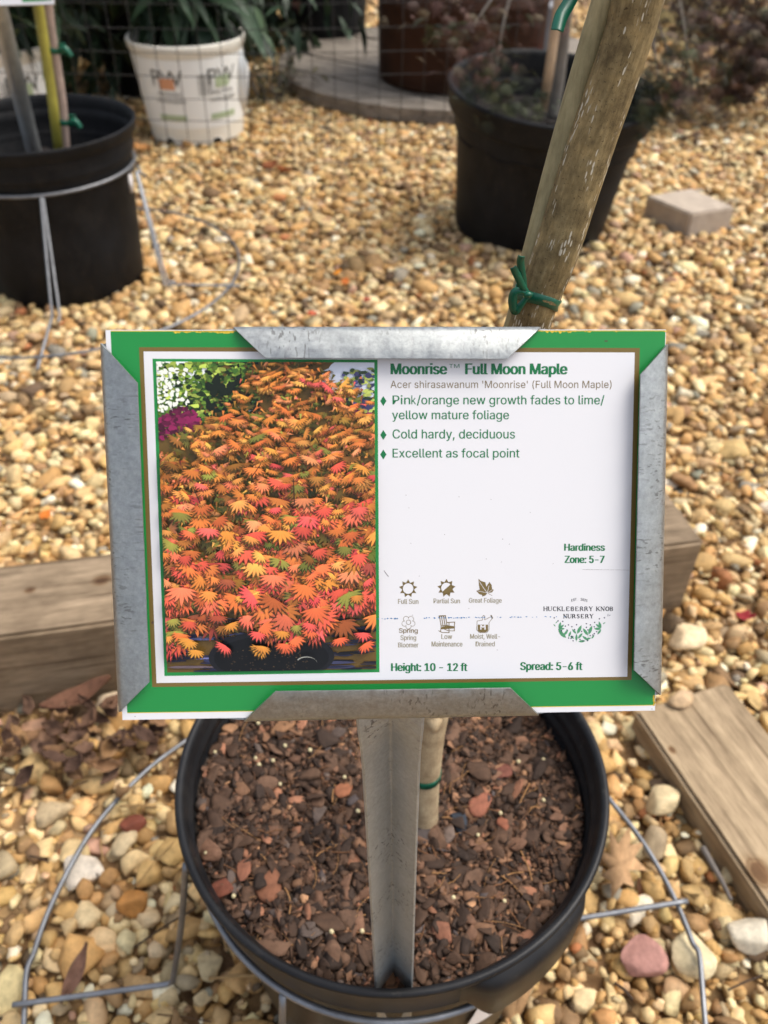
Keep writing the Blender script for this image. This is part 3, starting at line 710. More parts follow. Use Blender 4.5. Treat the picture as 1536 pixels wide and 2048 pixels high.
def ringpoly(mb, c, r0, r1, n=28, z=ZI, a0=0, a1=2*math.pi):
    V, F = [], []
    for k in range(n+1):
        a = a0+(a1-a0)*k/n
        for r in (r0, r1): V.append(Cd(c[0]+r*math.cos(a), c[1]+r*math.sin(a), z))
    for k in range(n): F.append((2*k, 2*k+1, 2*k+3, 2*k+2))
    mb.add(V, F)
def line(mb, pts, w, z=ZI):
    for (x0, y0), (x1, y1) in zip(pts[:-1], pts[1:]):
        l = math.hypot(x1-x0, y1-y0) or 1; nx_, ny_ = -(y1-y0)/l*w/2, (x1-x0)/l*w/2
        poly(mb, [(x0+nx_, y0+ny_), (x1+nx_, y1+ny_), (x1-nx_, y1-ny_), (x0-nx_, y0-ny_)], z)
BD = .022
mb = MB(); put(mb, 'Moonrise', 781, 894.5, 748.5, 727, .070, 1, INTER); put(mb, 'TM', 898, 919, 736, 728, 0, 1, INTER); put(mb, 'Full Moon Maple', 930, 1135, 748.5, 727, .070, 1, INTER); mb.out('title_lettering', Mtx, card, local=True, smooth=False)
mb = MB(); put(mb, "Acer shirasawanum 'Moonrise' (Full Moon Maple)", 781, 1223, 776, 761.5, 0, 1.0, INTER); mb.out('botanical_name_lettering', Mgold, card, local=True, smooth=False)
mb = MB()
put(mb, 'Pin', 785, 820.5, 808.7, 791, .018, 1, INTER); put(mb, '/orange new growth fades to lime/', 833.5, 1208.7, 808.7, 791, .018, 1, INTER)
line(mb, [(823.6, 808.7), (823.6, 790.5)], 2.0); line(mb, [(823.8, 803.5), (830.4, 796)], 2.0, ZI+1e-6); line(mb, [(826, 801), (831.2, 808.7)], 2.1, ZI+2e-6); put(mb, 'yellow mature foliage', 784, 1018, 838.5, 821, .018, 1, INTER)
put(mb, 'Cold hardy, deciduous', 785, 1030, 877, 859, .018, 1, INTER); put(mb, 'Excellent as focal point', 785, 1039, 915, 897.5, .018, 1, INTER)
for y_ in (802, 870, 909): mb.add([Cd(x_, yy, ZI) for x_, yy in ((760.5, y_), (766.5, y_-10), (773, y_), (766.5, y_+10))], [(0, 1, 2, 3)])
mb.out('description_lettering', Mtx, card, local=True, smooth=False)
mb = MB(); put(mb, 'Hardiness', 1128, 1210, 1101.5, 1087.5, .070, 1, INTER); put(mb, 'Zone: 5-7', 1129, 1209, 1126, 1111.5, .070, 1, INTER); mb.out('hardiness_lettering', Mtx, card, local=True, smooth=False)
mb = MB(); put(mb, 'Height: 10 - 12 ft', 782, 935, 1342, 1326.5, .070, 1, INTER); put(mb, 'Spread: 5-6 ft', 1040, 1165, 1340, 1324.5, .070, 1, INTER); mb.out('size_lettering', Mtx, card, local=True, smooth=False)
# --- icons with captions
def sunrays(mb, c, r0, r1, n=9):
    for k in range(n):
        a = -math.pi/2+2*math.pi*k/n; w = math.pi/n*.98
        poly(mb, [(c[0]+r0*math.cos(a-w), c[1]+r0*math.sin(a-w)), (c[0]+r1*math.cos(a), c[1]+r1*math.sin(a)), (c[0]+r0*math.cos(a+w), c[1]+r0*math.sin(a+w))])
def icon(name, mb, caps, m=Mgold):
    o = mb.out(name, m, card, local=True, smooth=False); c = MB()
    for s, x0, x1, yb, yc in caps: put(c, s, x0, x1, yb, yc, .035, 1.0, INTER)
    c.out('caption_lettering', Mcap, o, local=True, smooth=False)
mb = MB(); c = (816.3, 1177); sunrays(mb, c, 12, 18.5); ringpoly(mb, c, 10.6, 12.6); icon('full_sun_icon', mb, [('Full Sun', 796, 837, 1207.7, 1198)])
mb = MB(); c = (893, 1176); sunrays(mb, c, 12, 18.5); ringpoly(mb, c, 10.6, 12.6)
poly(mb, [(c[0]+10.8*math.cos(t), c[1]+10.8*math.sin(t)) for t in np.linspace(R(-42), R(138), 16)]); icon('partial_sun_icon', mb, [('Partial Sun', 867, 920, 1206.5, 1197)])
mb = MB(); A_ = [(1120, 100), (1150, 125), (1200, 140), (1210, 190), (1245, 135), (1270, 170), (1275, 215), (1295, 225), (1275, 255), (1222, 262)]; B_ = [(1222, 262), (1200, 290), (1165, 302), (1160, 285), (1130, 275), (1095, 238), (1135, 222), (1125, 170), (1120, 100)]
f7 = lambda q: [(760+x_*.1758, 1140+y_*.1758) for x_, y_ in q]
mb.add([Cd(*f7([(1205, 225)])[0], ZI)]+[Cd(*p_, ZI) for p_ in f7(A_+B_[1:])], [(0, i, i+1) for i in range(1, 18)]); line(mb, f7([(1215, 255), (1245, 275), (1275, 292)]), .8)
icon('leaf_icon', mb, [('Great Foliage', 937.5, 1003.5, 1205.4, 1196)])
mb = MB(); line(mb, f7([(1130, 130), (1175, 200), (1222, 262), (1240, 180)]), .9, ZI+U); line(mb, f7([(1115, 238), (1222, 262), (1280, 225)]), .7, ZI+U); mb.out('leaf_veins', Mw, card, local=True, smooth=False)
mb = MB(); c = (817, 1244.6); ringpoly(mb, c, 4.0, 5.0)
for k in range(5):
    a = -math.pi/2+2*math.pi*(k+.5)/5; ringpoly(mb, (c[0]+8.3*math.cos(a), c[1]+8.3*math.sin(a)), 4.9, 5.7, 18, ZI, a-2.0, a+2.0)
put(mb, 'Spring', 798, 835.6, 1265.7, 1256.5, .04, 1, INTER); icon('flower_icon', mb, [('Spring', 801, 832.5, 1280, 1270.5), ('Bloomer', 796, 837, 1294.7, 1285)])
mb = MB()
for x_ in (676, 698, 722, 745): line(mb, f7([(x_, 520), (x_+20, 640)]), 1.7)
line(mb, f7([(668, 524), (750, 520)]), 2.2); line(mb, f7([(690, 640), (765, 625)]), 1.6); poly(mb, f7([(695, 650), (770, 630), (850, 640), (850, 665), (700, 675)])); line(mb, f7([(760, 597), (855, 592)]), 1.6); line(mb, f7([(848, 592), (846, 690)]), 1.6); line(mb, f7([(695, 650), (690, 700)]), 1.6); line(mb, f7([(785, 600), (785, 715)]), 1.6); line(mb, f7([(665, 690), (710, 712), (790, 712)]), 1.4); line(mb, f7([(725, 670), (780, 692), (852, 692)]), 1.2)
icon('rocking_chair_icon', mb, [('Low', 882.5, 904.5, 1278, 1268), ('Maintenance', 863, 925, 1293, 1283)])
mb = MB(); poly(mb, f7([(1112, 622), (1230, 622), (1228, 690), (1205, 708), (1135, 708), (1114, 690)])); line(mb, f7([(1165, 570), (1105, 580), (1100, 680), (1130, 712), (1215, 712), (1240, 680), (1240, 600), (1280, 545)]), 1.0); line(mb, f7([(1165, 570), (1165, 530), (1180, 515), (1195, 530), (1190, 568), (1255, 535)]), 1.0); poly(mb, f7([(1255, 515), (1270, 512), (1287, 545), (1275, 558)]))
icon('moisture_icon', mb, [('Moist, Well-', 940, 1000, 1277.5, 1268), ('Drained', 951, 989.5, 1292.6, 1283)])
mb = MB(); put(mb, 'M', *[760+q*.1758 for q in (1140, 1202)], 1140+678*.1758, 1140+625*.1758, .06, z=ZI+U); mb.out('icon_letter', Mw, card, local=True, smooth=False)
# --- nursery logo
f8 = lambda x_, y_: (1020+x_*.1628, 1170+y_*.1628)
logo = MB()
SER = {'H': [[(0, 0, 0, 1, 1), (.7, 0, .7, 1, 1), (0, .5, .7, .5, 0)]], 'U': [[(0, .25, 0, 1, 1), (.7, .25, .7, 1, 0), (0, .25, .15, .02, 1), (.15, .02, .5, .02, 0), (.5, .02, .7, .25, 0)]],
 'C': [[(.05, .3, .05, .7, 1), (.05, .7, .25, .97, 1), (.25, .97, .65, .95, 0), (.65, .95, .68, .7, 0), (.05, .3, .25, .03, 1), (.25, .03, .6, .05, 0), (.6, .05, .7, .25, 0)]],
 'K': [[(0, 0, 0, 1, 1), (.05, .4, .65, 1, 0), (.25, .55, .75, 0, 1)]], 'L': [[(0, 0, 0, 1, 1), (0, .02, .6, .02, 0), (.6, 0, .6, .25, 0)]],
 'E': [[(0, 0, 0, 1, 1), (0, .02, .6, .02, 0), (0, .5, .45, .5, 0), (0, .98, .55, .98, 0), (.6, 0, .6, .22, 0), (.56, .78, .56, 1, 0)]],
 'B': [[(0, 0, 0, 1, 1), (0, .02, .4, .02, 0), (0, .52, .4, .52, 0), (0, .98, .38, .98, 0), (.4, .02, .58, .25, 1), (.58, .25, .4, .52, 1), (.38, .98, .52, .76, 1), (.52, .76, .4, .52, 1)]],
 'R': [[(0, 0, 0, 1, 1), (0, .48, .4, .48, 0), (0, .98, .38, .98, 0), (.38, .98, .55, .74, 1), (.55, .74, .4, .48, 1), (.35, .48, .7, 0, 1)]],
 'Y': [[(.35, 0, .35, .48, 1), (.35, .48, 0, 1, 1), (.35, .48, .7, 1, 0)]], 'N': [[(0, 0, 0, 1, 0), (0, 1, .7, 0, 1), (.7, 0, .7, 1, 0)]],
 'O': [[(.03, .3, .03, .7, 1), (.03, .7, .25, .98, 1), (.25, .98, .5, .98, 0), (.5, .98, .74, .7, 1), (.74, .7, .74, .3, 1), (.74, .3, .5, .02, 1), (.5, .02, .25, .02, 0), (.25, .02, .03, .3, 1)]],
 'S': [[(.6, .75, .55, .95, 0), (.55, .97, .2, .97, 0), (.2, .97, .05, .75, 1), (.05, .75, .3, .55, 1), (.3, .55, .6, .3, 1), (.6, .3, .45, .03, 1), (.45, .03, .1, .03, 0), (.1, .05, .03, .28, 0)]]}
SERIFS = {'H': 'abcd', 'K': 'abd', 'L': 'ab', 'E': '', 'B': '', 'R': 'a', 'N': 'abd', 'U': 'bd', 'Y': 'bde'}
def serif(mb, s, x0, x1, yb, yc):
    h = yb-yc; n = sum(1 if ch != ' ' else .6 for ch in s); st = (x1-x0)/(n-.22); x_ = x0; w = st*.86/ .75*.82
    for ch in s:
        if ch == ' ': x_ += st*.6; continue
        for (a, b1, c1, d1, thick) in SER[ch][0]: line(mb, [(x_+a*w, yb-b1*h), (x_+c1*w, yb-d1*h)], 1.9 if thick else 1.0)
        for k in SERIFS.get(ch, ''):
            sx_, sy_ = {'a': (0, 0), 'b': (0, 1), 'c': (.7, 0), 'd': (.7, 1), 'e': (.35, 0)}[k]; line(mb, [(x_+(sx_-.16)*w, yb-sy_*h), (x_+(sx_+.16)*w, yb-sy_*h)], .8)
        x_ += st
serif(logo, 'HUCKLEBERRY KNOB', 1088, 1227.5, 1221.8, 1213.4); serif(logo, 'NURSERY', 1127.5, 1187, 1236.4, 1228.4)
for ch, x_, y_ in (('E', 1142.5, 1203.2), ('S', 1146.3, 1202.1), ('T', 1150, 1201.2), ('.', 1155.5, 1200.8), ('2', 1161, 1201.2), ('0', 1164.8, 1201.8), ('2', 1168.4, 1202.6), ('1', 1172, 1203.6)): put(logo, ch, x_, x_+(3.1 if ch != '.' else .8), y_, y_-5, .05, 1, INTER)
lo = logo.out('logo_lettering', Mink, card, local=True, smooth=False)
lv = MB(); be = MB(); lr = random.Random(3)
def spray(x_, y_, ang, l, w=.34):
    c_, s_ = math.cos(ang), math.sin(ang); pts = []
    for t, q in ((0, 0), (.25, .8), (.5, 1), (.75, .7), (1, 0), (.75, -.7), (.5, -1), (.25, -.8)): pts.append((x_+c_*l*t-s_*q*w*l*.5, y_+s_*l*t+c_*q*w*l*.5))
    poly(lv, pts)
for x_, y_, a, l in ((815, 690, -1.55, 90), (815, 600, -2.3, 80), (825, 600, -1.1, 120), (960, 620, -2.2, 110), (965, 610, -1.2, 120), (835, 660, -.9, 90), (960, 680, -2.5, 90), (690, 650, -2.4, 130), (660, 620, -.9, 90), (600, 540, -1.3, 90), (600, 540, -.7, 85), (600, 540, -.05, 75), (590, 540, .75, 90), (1120, 530, -1.9, 90), (1120, 530, -2.5, 85), (1120, 540, -3.1, 90), (1120, 545, 2.2, 80), (840, 695, -.1, 90), (930, 670, -.3, 70), (560, 510, -2.3, 40), (560, 470, -.8, 35), (1140, 480, -.6, 40), (790, 660, -2.6, 60), (1000, 660, -.9, 60), (720, 640, -1.2, 80)):
    p_ = f8(x_, y_); spray(p_[0], p_[1], a, l*.1628)
line(lv, [f8(815, 695), f8(815, 600)], .6); line(lv, [f8(965, 690), f8(955, 600)], .6)
lv.out('logo_leaves', Mlg, lo, local=True, smooth=False)
for x_, y_ in ((543, 403), (590, 440), (648, 447), (680, 505), (718, 490), (760, 512), (818, 488), (793, 548), (700, 553), (633, 560), (938, 475), (938, 520), (957, 552), (988, 490), (1040, 460), (1035, 513), (1098, 415), (1160, 402), (1065, 573), (1035, 598), (1018, 615), (985, 622), (720, 652), (750, 655), (770, 635), (755, 630), (775, 685), (860, 668), (898, 688), (880, 570), (950, 683), (1205, 360), (1215, 378), (1198, 378), (1228, 370)):
    p_ = f8(x_, y_); s_ = 1.5 if x_ < 1190 else .9; poly(be, [(p_[0]+s_*math.cos(t), p_[1]+s_*math.sin(t)) for t in np.arange(6)*math.pi/3], ZI+U)
be.out('logo_berries', Mnav, lo, local=True, smooth=False)
# --- scuff marks: dotted blue line, a hair, specks
mb = MB()
for k in range(90):
    x_ = r_.uniform(750, 1130); y_ = 1237.5-(x_-750)*.012+r_.uniform(-.8, .8)
    if 797 < x_ < 842 or (x_ > 1000 and r_.random() < .55): continue
    blob(mb, x_, y_, r_.uniform(.8, 2.6), r_.uniform(.5, 1.3), ZI+2*U, 6)
mb.out('ink_scuff', Mblue, card, local=True, smooth=False)
mb = MB(); line(mb, [(768, 1141), (772, 1147), (777, 1153)], 1.0, ZI+U)
for k in range(16): blob(mb, r_.uniform(780, 1255), r_.uniform(960, 1330), .8, .8, ZI+U, 6)
for k in range(26): blob(mb, r_.uniform(388, 465), 1244+r_.uniform(-1, 1), 1.6, .9, zc[0]+3*U, 6)
blob(mb, 305, 1245, 2.4, 2.4, ZI, 8); blob(mb, 270, 1433, 1, 1, U, 6); blob(mb, 1304, 1418, 1, 1, U, 6)
line(mb, [(1165, 1139), (1258, 1140)], .35, ZI+U); blob(mb, 1212, 682, 4, 1.6, 4*U, 8)
mb.out('specks', m_print('speck_brown', (90, 70, 60)), card, local=True, smooth=False)

# ---------------------------------------------------------------- sign holder
hold = thing('sign_holder', 'galvanised steel sign frame on a folded post stuck in the near pot', 'sign holder', mat=SM)
def flange(a0, a1, b0, b1, m, lift0, lift1, bulge=.0010):
    """strip folded round the card edge: a = outer corners, b = free inner edge, px"""
    n = 24; rows = []
    a0, a1, b0, b1 = map(lambda q: np.array(q, float), (a0, a1, b0, b1))
    for s, z in ((-.0, -.0030), (-.02, -.0016), (-.018, -.0006), (.005, .0003), (.05, .0009), (.12, lift0+.0008), (.3, lift0+.0004+(lift1-lift0)*.32), (.6, lift0+.0003+(lift1-lift0)*.66), (.85, lift0+.0001+(lift1-lift0)*.90), (1, lift1-.0001)):
        row = []
        for k in range(n+1):
            t = k/n; q = (a0*(1-t)+a1*t)*(1-s)+(b0*(1-t)+b1*t)*s
            wv = .00025*math.sin(k*1.7+s*3)*s
            row.append(Cd(q[0], q[1], z+wv))
        rows.append(row)
    V = [p for r in rows for p in r]; F = []
    for i in range(len(rows)-1):
        for k in range(n): F.append((i*(n+1)+k, i*(n+1)+k+1, (i+1)*(n+1)+k+1, (i+1)*(n+1)+k))
    o = mesh('flange', V, F, m, hold, local=True)
    md = o.modifiers.new('t', 'SOLIDIFY'); md.thickness = .0007; md.offset = 0
    es = o.modifiers.new('es', 'EDGE_SPLIT'); es.split_angle = R(62)
    return o
flange((1080, 657), (468, 657), (1014, 718), (531, 716), M_galv_h, .0006, .0040)
flange((489, 1440), (1076, 1428), (551, 1383), (1021, 1376), M_galv_h, .0006, .0050)
flange((204, 688), (240, 1423), (275, 766), (299, 1364), M_galv_v, .0006, .0034)
flange((1319, 1389), (1333, 690), (1268, 1340), (1281, 749), M_galv_v, .0006, .0044)
oc = [(468, 657), (1080, 657), (1333, 690), (1319, 1389), (1076, 1428), (489, 1440), (240, 1423), (204, 688)]
V = [Cd(x_, y_, -.0030) for x_, y_ in oc]; V = [q for q in V]+[q-[0, 0, .0008] for q in V]
mesh('back_plate', V, [tuple(range(8))[::-1], tuple(range(8, 16))]+[(i, (i+1) % 8, 8+(i+1) % 8, 8+i) for i in range(8)], M_galv_h, hold, local=True, smooth=False)
# post: folded channel, V opening towards the viewer
M_inv = SM
pt_top = SC-SZ*.0042+SY*.02; pt_edge = P(781, 1432, .2905); pt_bot = G(788, 1996, .243); dirp = pt_bot-pt_edge; dirp /= np.linalg.norm(dirp)
pts = [pt_top, pt_edge*.55+pt_top*.45, pt_edge, pt_edge+dirp*.03, pt_edge+dirp*.08, pt_edge+dirp*.13, pt_bot, pt_bot+dirp*.06]
wid = [.028, .026, .0224, .0206, .0202, .0200, .0196, .0190]; dep = [.0008, .002, .0050, .0080, .0092, .0096, .0096, .0096]
pts = spline(np.array(pts), 6); wid = np.interp(np.linspace(0, 7, len(pts)), range(8), wid); dep = np.interp(np.linspace(0, 7, len(pts)), range(8), dep)
V, F = [], []
toc = CAMP-pts[len(pts)//2]
for i, p in enumerate(pts):
    t = pts[min(i+1, len(pts)-1)]-pts[max(i-1, 0)]; t /= np.linalg.norm(t); xx = np.array([1.0, .02, 0]); xx -= t*(xx@t); xx /= np.linalg.norm(xx); fz_ = np.cross(xx, t); fz_ = fz_ if fz_@(CAMP-p) > 0 else -fz_
    w, dd = wid[i], dep[i]
    for s, q in ((-.52, -.35), (-.5, 0), (-.49, .02), (-.05, -1.06), (.0, -1.12), (.05, -1.06), (.49, .02), (.5, 0), (.52, -.35)): V.append(p+xx*w*s+fz_*dd*q)
for i in range(len(pts)-1):
    for k in range(8): F.append((i*9+k, i*9+k+1, (i+1)*9+k+1, (i+1)*9+k))
o = mesh('post', V, F, M_post, hold, smooth=False); md = o.modifiers.new('t', 'SOLIDIFY'); md.thickness = .0011; md.offset = 0

# ---------------------------------------------------------------- maple trunk, stake, ties
m, nt, b = newmat('maple_bark')
uvn = nt.nodes.new('ShaderNodeTexCoord'); mp = nt.nodes.new('ShaderNodeMapping'); nt.links.new(uvn.outputs['UV'], mp.inputs[0]); mp.inputs['Scale'].default_value = (1, 1, 1)
def uvmap(sc):
    q = nt.nodes.new('ShaderNodeMapping'); nt.links.new(uvn.outputs['UV'], q.inputs[0]); q.inputs['Scale'].default_value = sc; return q.outputs[0]
n1 = noise(nt, uvmap((60, 12, 1)), 6, 6, .7); n2 = noise(nt, uvmap((40, 40, 1)), 2.2, 5, .65); n3 = noise(nt, uvmap((40, 40, 1)), 22, 3, .6)
c1 = ramp(nt, n1, [(.3, lin((96, 82, 54))), (.5, lin((126, 109, 76))), (.7, lin((150, 133, 98)))])
c2 = ramp(nt, n2, [(.34, (.50, .48, .42)), (.50, (.92, .92, .86)), (.66, (1.3, 1.27, 1.16))]); col = mul(nt, c1, c2)
spk = ramp(nt, n3, [(.30, (.32, .28, .22)), (.40, (1,)*3)]); col = mul(nt, col, spk)
vor = N(nt, 'ShaderNodeTexVoronoi', voronoi_dimensions='2D', Scale=1.0); nt.links.new(uvmap((900, 230, 1)), vor.inputs['Vector']); vor.inputs['Randomness'].default_value = .75
dsh = ramp(nt, vor.outputs['Distance'], [(.26, (1,)*3), (.34, (0,)*3)])
row = ramp(nt, noise(nt, uvmap((300, 34, 1)), 1.0, 2), [(.57, (0,)*3), (.61, (1,)*3)])
sel = mul(nt, dsh, row); mx = nt.nodes.new('ShaderNodeMix'); mx.data_type = 'RGBA'; nt.links.new(sel, mx.inputs[0]); nt.links.new(col, mx.inputs[6]); mx.inputs[7].default_value = (.50, .46, .36, 1)
# pale bare foot of the trunk
sepz = nt.nodes.new('ShaderNodeSeparateXYZ'); nt.links.new(uvn.outputs['UV'], sepz.inputs[0])
ft = ramp(nt, sepz.outputs['Y'], [(.13, (1,)*3), (.19, (0,)*3)]); mx2 = nt.nodes.new('ShaderNodeMix'); mx2.data_type = 'RGBA'; nt.links.new(ft, mx2.inputs[0]); nt.links.new(mx.outputs[2], mx2.inputs[6])
pale = mul(nt, ramp(nt, n2, [(.3, lin((138, 116, 88))), (.7, lin((190, 170, 136)))]), spk); nt.links.new(pale, mx2.inputs[7])
nt.links.new(mx2.outputs[2], b.inputs['Base Color']); b.inputs['Roughness'].default_value = .75; b.inputs['Specular IOR Level'].default_value = .3
bump(nt, b, n1, .55, .0012)
M_trunk = m
tr = thing('maple_tree', 'slender maple trunk with olive brown bark and pale lenticels rising from the near pot', 'tree', tuple(G(866, 1640, .24)))
def bark_tube(pts, rad, seg=40):
    pts = spline(np.array(pts), 14); rad = np.interp(np.linspace(0, 1, len(pts)), np.linspace(0, 1, len(rad)), rad)
    L = np.r_[0, np.cumsum(np.linalg.norm(np.diff(pts, axis=0), axis=1))]
    V, F = tube(pts, 1.0, seg); n = len(pts); uv = np.zeros((n*seg, 2))
    for i in range(n):
        for k in range(seg):
            a = 2*math.pi*k/seg; q = rad[i]*(1+.018*math.sin(3*a+L[i]*30)+.012*math.sin(L[i]*90+a)+.01*random.gauss(0, .4)); V[i*seg+k] = pts[i]+(V[i*seg+k]-pts[i])*q
            uv[i*seg+k] = (.5+(rad[i]*abs(((a/(2*math.pi)) % 1)-.5)*2*math.pi), L[i])
    return V, F, uv, pts, rad
TP = [G(842, 1672, .226), Yd(848, 1560, .284), Yd(858, 1470, .288), Yd(880, 1370, .292), Yd(940, 1130, .302), Yd(996, 890, .310), Yd(1058, 655, .315), Yd(1086, 575, .317), Yd(1117, 494, .319), Yd(1178, 300, .325), Yd(1254, 80, .330), Yd(1275, 0, .331), Yd(1335, -200, .333), Yd(1410, -430, .335)]
TR = [.0112, .0098, .0094, .0092, .0090, .0088, .0087, .0088, .0091, .0089, .0087, .0088, .0087, .0086]
V, F, uv, tpts, trad = bark_tube(TP, TR); mesh('trunk', V, F, M_trunk, tr, uv=uv)
# knot stub
kp = P(868, 1441, .455); o_ = rock(2, 4, .6, .9, 77)
mesh('knot', o_[0]*.0055+Yd(868, 1447, .281), o_[1], M_trunk, tr, uv=np.tile([.3, .05], (len(o_[0]), 1)))
m, nt, b = newmat('stake_wood')
v = coords(nt, (30, 30, 3)); n1 = noise(nt, v, 9, 5, .65); n2 = noise(nt, coords(nt), 60, 4)
col = mul(nt, ramp(nt, n1, [(.3, lin((122, 112, 80))), (.55, lin((150, 140, 104))), (.75, lin((168, 156, 120)))]), ramp(nt, n2, [(.3, (.7, .7, .66)), (.6, (1.05,)*3)])); nt.links.new(col, b.inputs['Base Color']); b.inputs['Roughness'].default_value = .7; bump(nt, b, n1, .25, .0006); M_stake = m
SP_ = [Yd(905, 1100, .318), Yd(966, 830, .324), Yd(1031, 655, .325), Yd(1050, 575, .326), Yd(1072, 494, .327), Yd(1121, 308, .332), Yd(1187, 80, .337), Yd(1211, 0, .338), Yd(1330, -430, .342)]
sp_pts = spline(np.array(SP_), 12)
V, F = tube(sp_pts, np.interp(np.linspace(0, 1, len(sp_pts)), [0, .3, .55, 1], [.0052, .0052, .0050, .0048]), 28)
o = mesh('plant_stake', V, F, M_stake, loc=tuple(SP_[0])); tag(o, 'smooth grey green wooden stake tied along the left of the maple trunk', 'plant stake')
def ribbon(name, pts, w, parent, nrm=None, m=M_tape, th=.0004, wdir=None, k=8):
    pts = spline(np.array(pts), k); V, F = [], []; n = len(pts); w = np.interp(np.linspace(0, 1, n), np.linspace(0, 1, len(np.atleast_1d(w))), np.atleast_1d(w)) if np.ndim(w) else np.full(n, w)
    for i in range(n):
        t = pts[min(i+1, n-1)]-pts[max(i-1, 0)]; t /= np.linalg.norm(t)
        if wdir is not None: s = np.array(wdir, float)
        else: s = np.cross(t, CAMP-pts[i])
        s -= t*(s@t); s /= np.linalg.norm(s)
        for q in (-.5, 0, .5): V.append(pts[i]+s*w[i]*q+(np.cross(s, t)*w[i]*.12 if q == 0 else 0))
    for i in range(n-1):
        for q in (0, 1): F.append((i*3+q, i*3+q+1, (i+1)*3+q+1, (i+1)*3+q))
    o = mesh(name, V, F, m, parent); md = o.modifiers.new('t', 'SOLIDIFY'); md.thickness = th; md.offset = 0; return o
def nearest(pts, p): return int(np.argmin(np.linalg.norm(pts-p, axis=1)))
# lower visible tie on trunk + stake
tie = thing('tie_tape', 'knotted green plastic tie tape binding trunk and stake just above the sign', 'tie tape', tuple(Yd(1085, 590, .317)))
tc = Yd(1083, 588, .3168); tax = tpts[nearest(tpts, tc)+3]-tpts[nearest(tpts, tc)-3]; tax /= np.linalg.norm(tax); tc = tpts[nearest(tpts, tc)]
vx = np.array([1, 0, 0])-tax*tax[0]; vx /= np.linalg.norm(vx); vy = np.cross(tax, vx)
loop = []
for k in range(40):
    a = 2*math.pi*k/40; rr = .0092
    q = tc+vx*(rr*math.cos(a)-(.0016 if math.cos(a) < 0 else 0))+vy*rr*math.sin(a)+tax*(-.0012*math.cos(2*a)-.0008)
    loop.append(q)
loop.append(loop[0]); ribbon('band', loop, .0044, tie, wdir=tax, k=2)
D = .317-.0112
kn = Yd(1046, 578, D)
for nm, pp in (('tail', [(1056, 588), (1045, 572), (1034, 550), (1026, 534)]), ('tail', [(1050, 590), (1046, 560), (1041, 525), (1043, 512)])):
    ribbon(nm, [Yd(x_, y_, D-.0015*i) for i, (x_, y_) in enumerate(pp)], [.0018, .0027, .0029, .0026], tie)
ribbon('bow_loop', [Yd(x_, y_, D-.001) for x_, y_ in [(1056, 590), (1042, 582), (1029, 585), (1025, 603), (1030, 622), (1040, 612), (1054, 594)]], [.0018, .0026, .0032, .0035, .0032, .0026, .0018], tie)
Vb2, Fb2 = rock(2, 5, .6, .9, 31); mesh('knot', Vb2*[.0022, .0020, .0019]+Yd(1055, 590, D-.0005), Fb2, M_tape, tie)
# tape tail hanging into the top of the frame
up = thing('tie_tape', 'loose green tape tail hanging at the top edge left of the trunk', 'tie tape', tuple(Yd(1128, 0, .325)))
ribbon('tail', [Yd(x_, y_, .322+.004*i) for i, (x_, y_) in enumerate([(1114, 62), (1122, 34), (1138, 6), (1160, -30), (1200, -60)])], [.0042, .0046, .0044, .004, .003], up)
# tie at the trunk foot
low = thing('tie_tape', 'dark green tape band around the pale trunk foot in the mulch', 'tie tape', tuple(Yd(862, 1545, .284)))
i0 = nearest(tpts, Yd(850, 1548, .2845)); ax = tpts[i0+1]-tpts[i0-1]; ax /= np.linalg.norm(ax); vx = np.array([1, 0, 0])-ax*ax[0]; vx /= np.linalg.norm(vx); vy = np.cross(ax, vx)
ribbon('band', [tpts[i0]+(vx*math.cos(a)+vy*math.sin(a))*(trad[i0]+.0006) for a in np.linspace(0, 2*math.pi, 41)], 0.0052, low, wdir=ax, k=2)

# ---------------------------------------------------------------- left pot with its stand, second sign, sapling
def pot_profile(r0, r1, h, lip=.028, ind=.05):
    s = lambda t: r0+(r1-.006-r0)*t
    return [(0, .004), (r0-.006, .004), (r0-.002, 0), (r0+.001, .004), (s(.35), h*.35), (s(.7), h*.7), (s(.90), h-lip-.004), (r1-.0025, h-lip), (r1-.001, h-lip+.003), (r1, h-.004), (r1+.001, h-.001), (r1-.001, h+.001), (r1-.004, h), (r1-.007, h-.008), (s(.8)-.004, h-ind), (s(.7)-.004, h-ind-.02)]
lx, ly = LEFT_C[0]+.012, LEFT_C[1]+.0
LH = .285
lp = thing('plant_pot', 'black nursery pot at the left edge of the photo with a wire ring around it', 'plant pot', (lx, ly, 0))
def ripple(a): return 1+.006*math.cos(2*a+1)
prof = [(0, .004), (.142, .004), (.146, 0), (.149, .004), (.156, .10), (.1635, .195), (.166, .200), (.168, .212), (.166, .220), (.171, .228), (.176, .240), (.173, .248), (.178, .262), (.184, .268), (.187, .281), (.1885, .285), (.1865, .287), (.1835, .286), (.181, .279), (.178, .268), (.1795, .262), (.174, .25), (.1755, .244), (.168, .22), (.160, .18)]
prof = [(r_, z_*1.05) for r_, z_ in prof]
V, F = lathe(prof, 120, (lx, ly, 0), ripple); mesh('pot_wall', V, F, M_potd, lp)
V, F = lathe([(0, .20), (.09, .203), (.163, .198)], 60, (lx, ly, 0)); V[:, 2] += np.array([random.gauss(0, .004) for _ in V]); mesh('pot_soil', V, F, M_dark, lp)
lab = box(-.001, .003, -.008, .008, -.018, .018)
a = R(-2); V = np.array(lab[0])@np.array([[math.cos(a), math.sin(a), 0], [-math.sin(a), math.cos(a), 0], [0, 0, 1]])+[lx+.163*math.cos(a), ly+.163*math.sin(a), .192]
mesh('tag', V, lab[1], M_stick, lp)
ls = thing('wire_pot_stand', 'wire ring stand around the black pot at the left edge', 'pot stand', (lx, ly, 0))
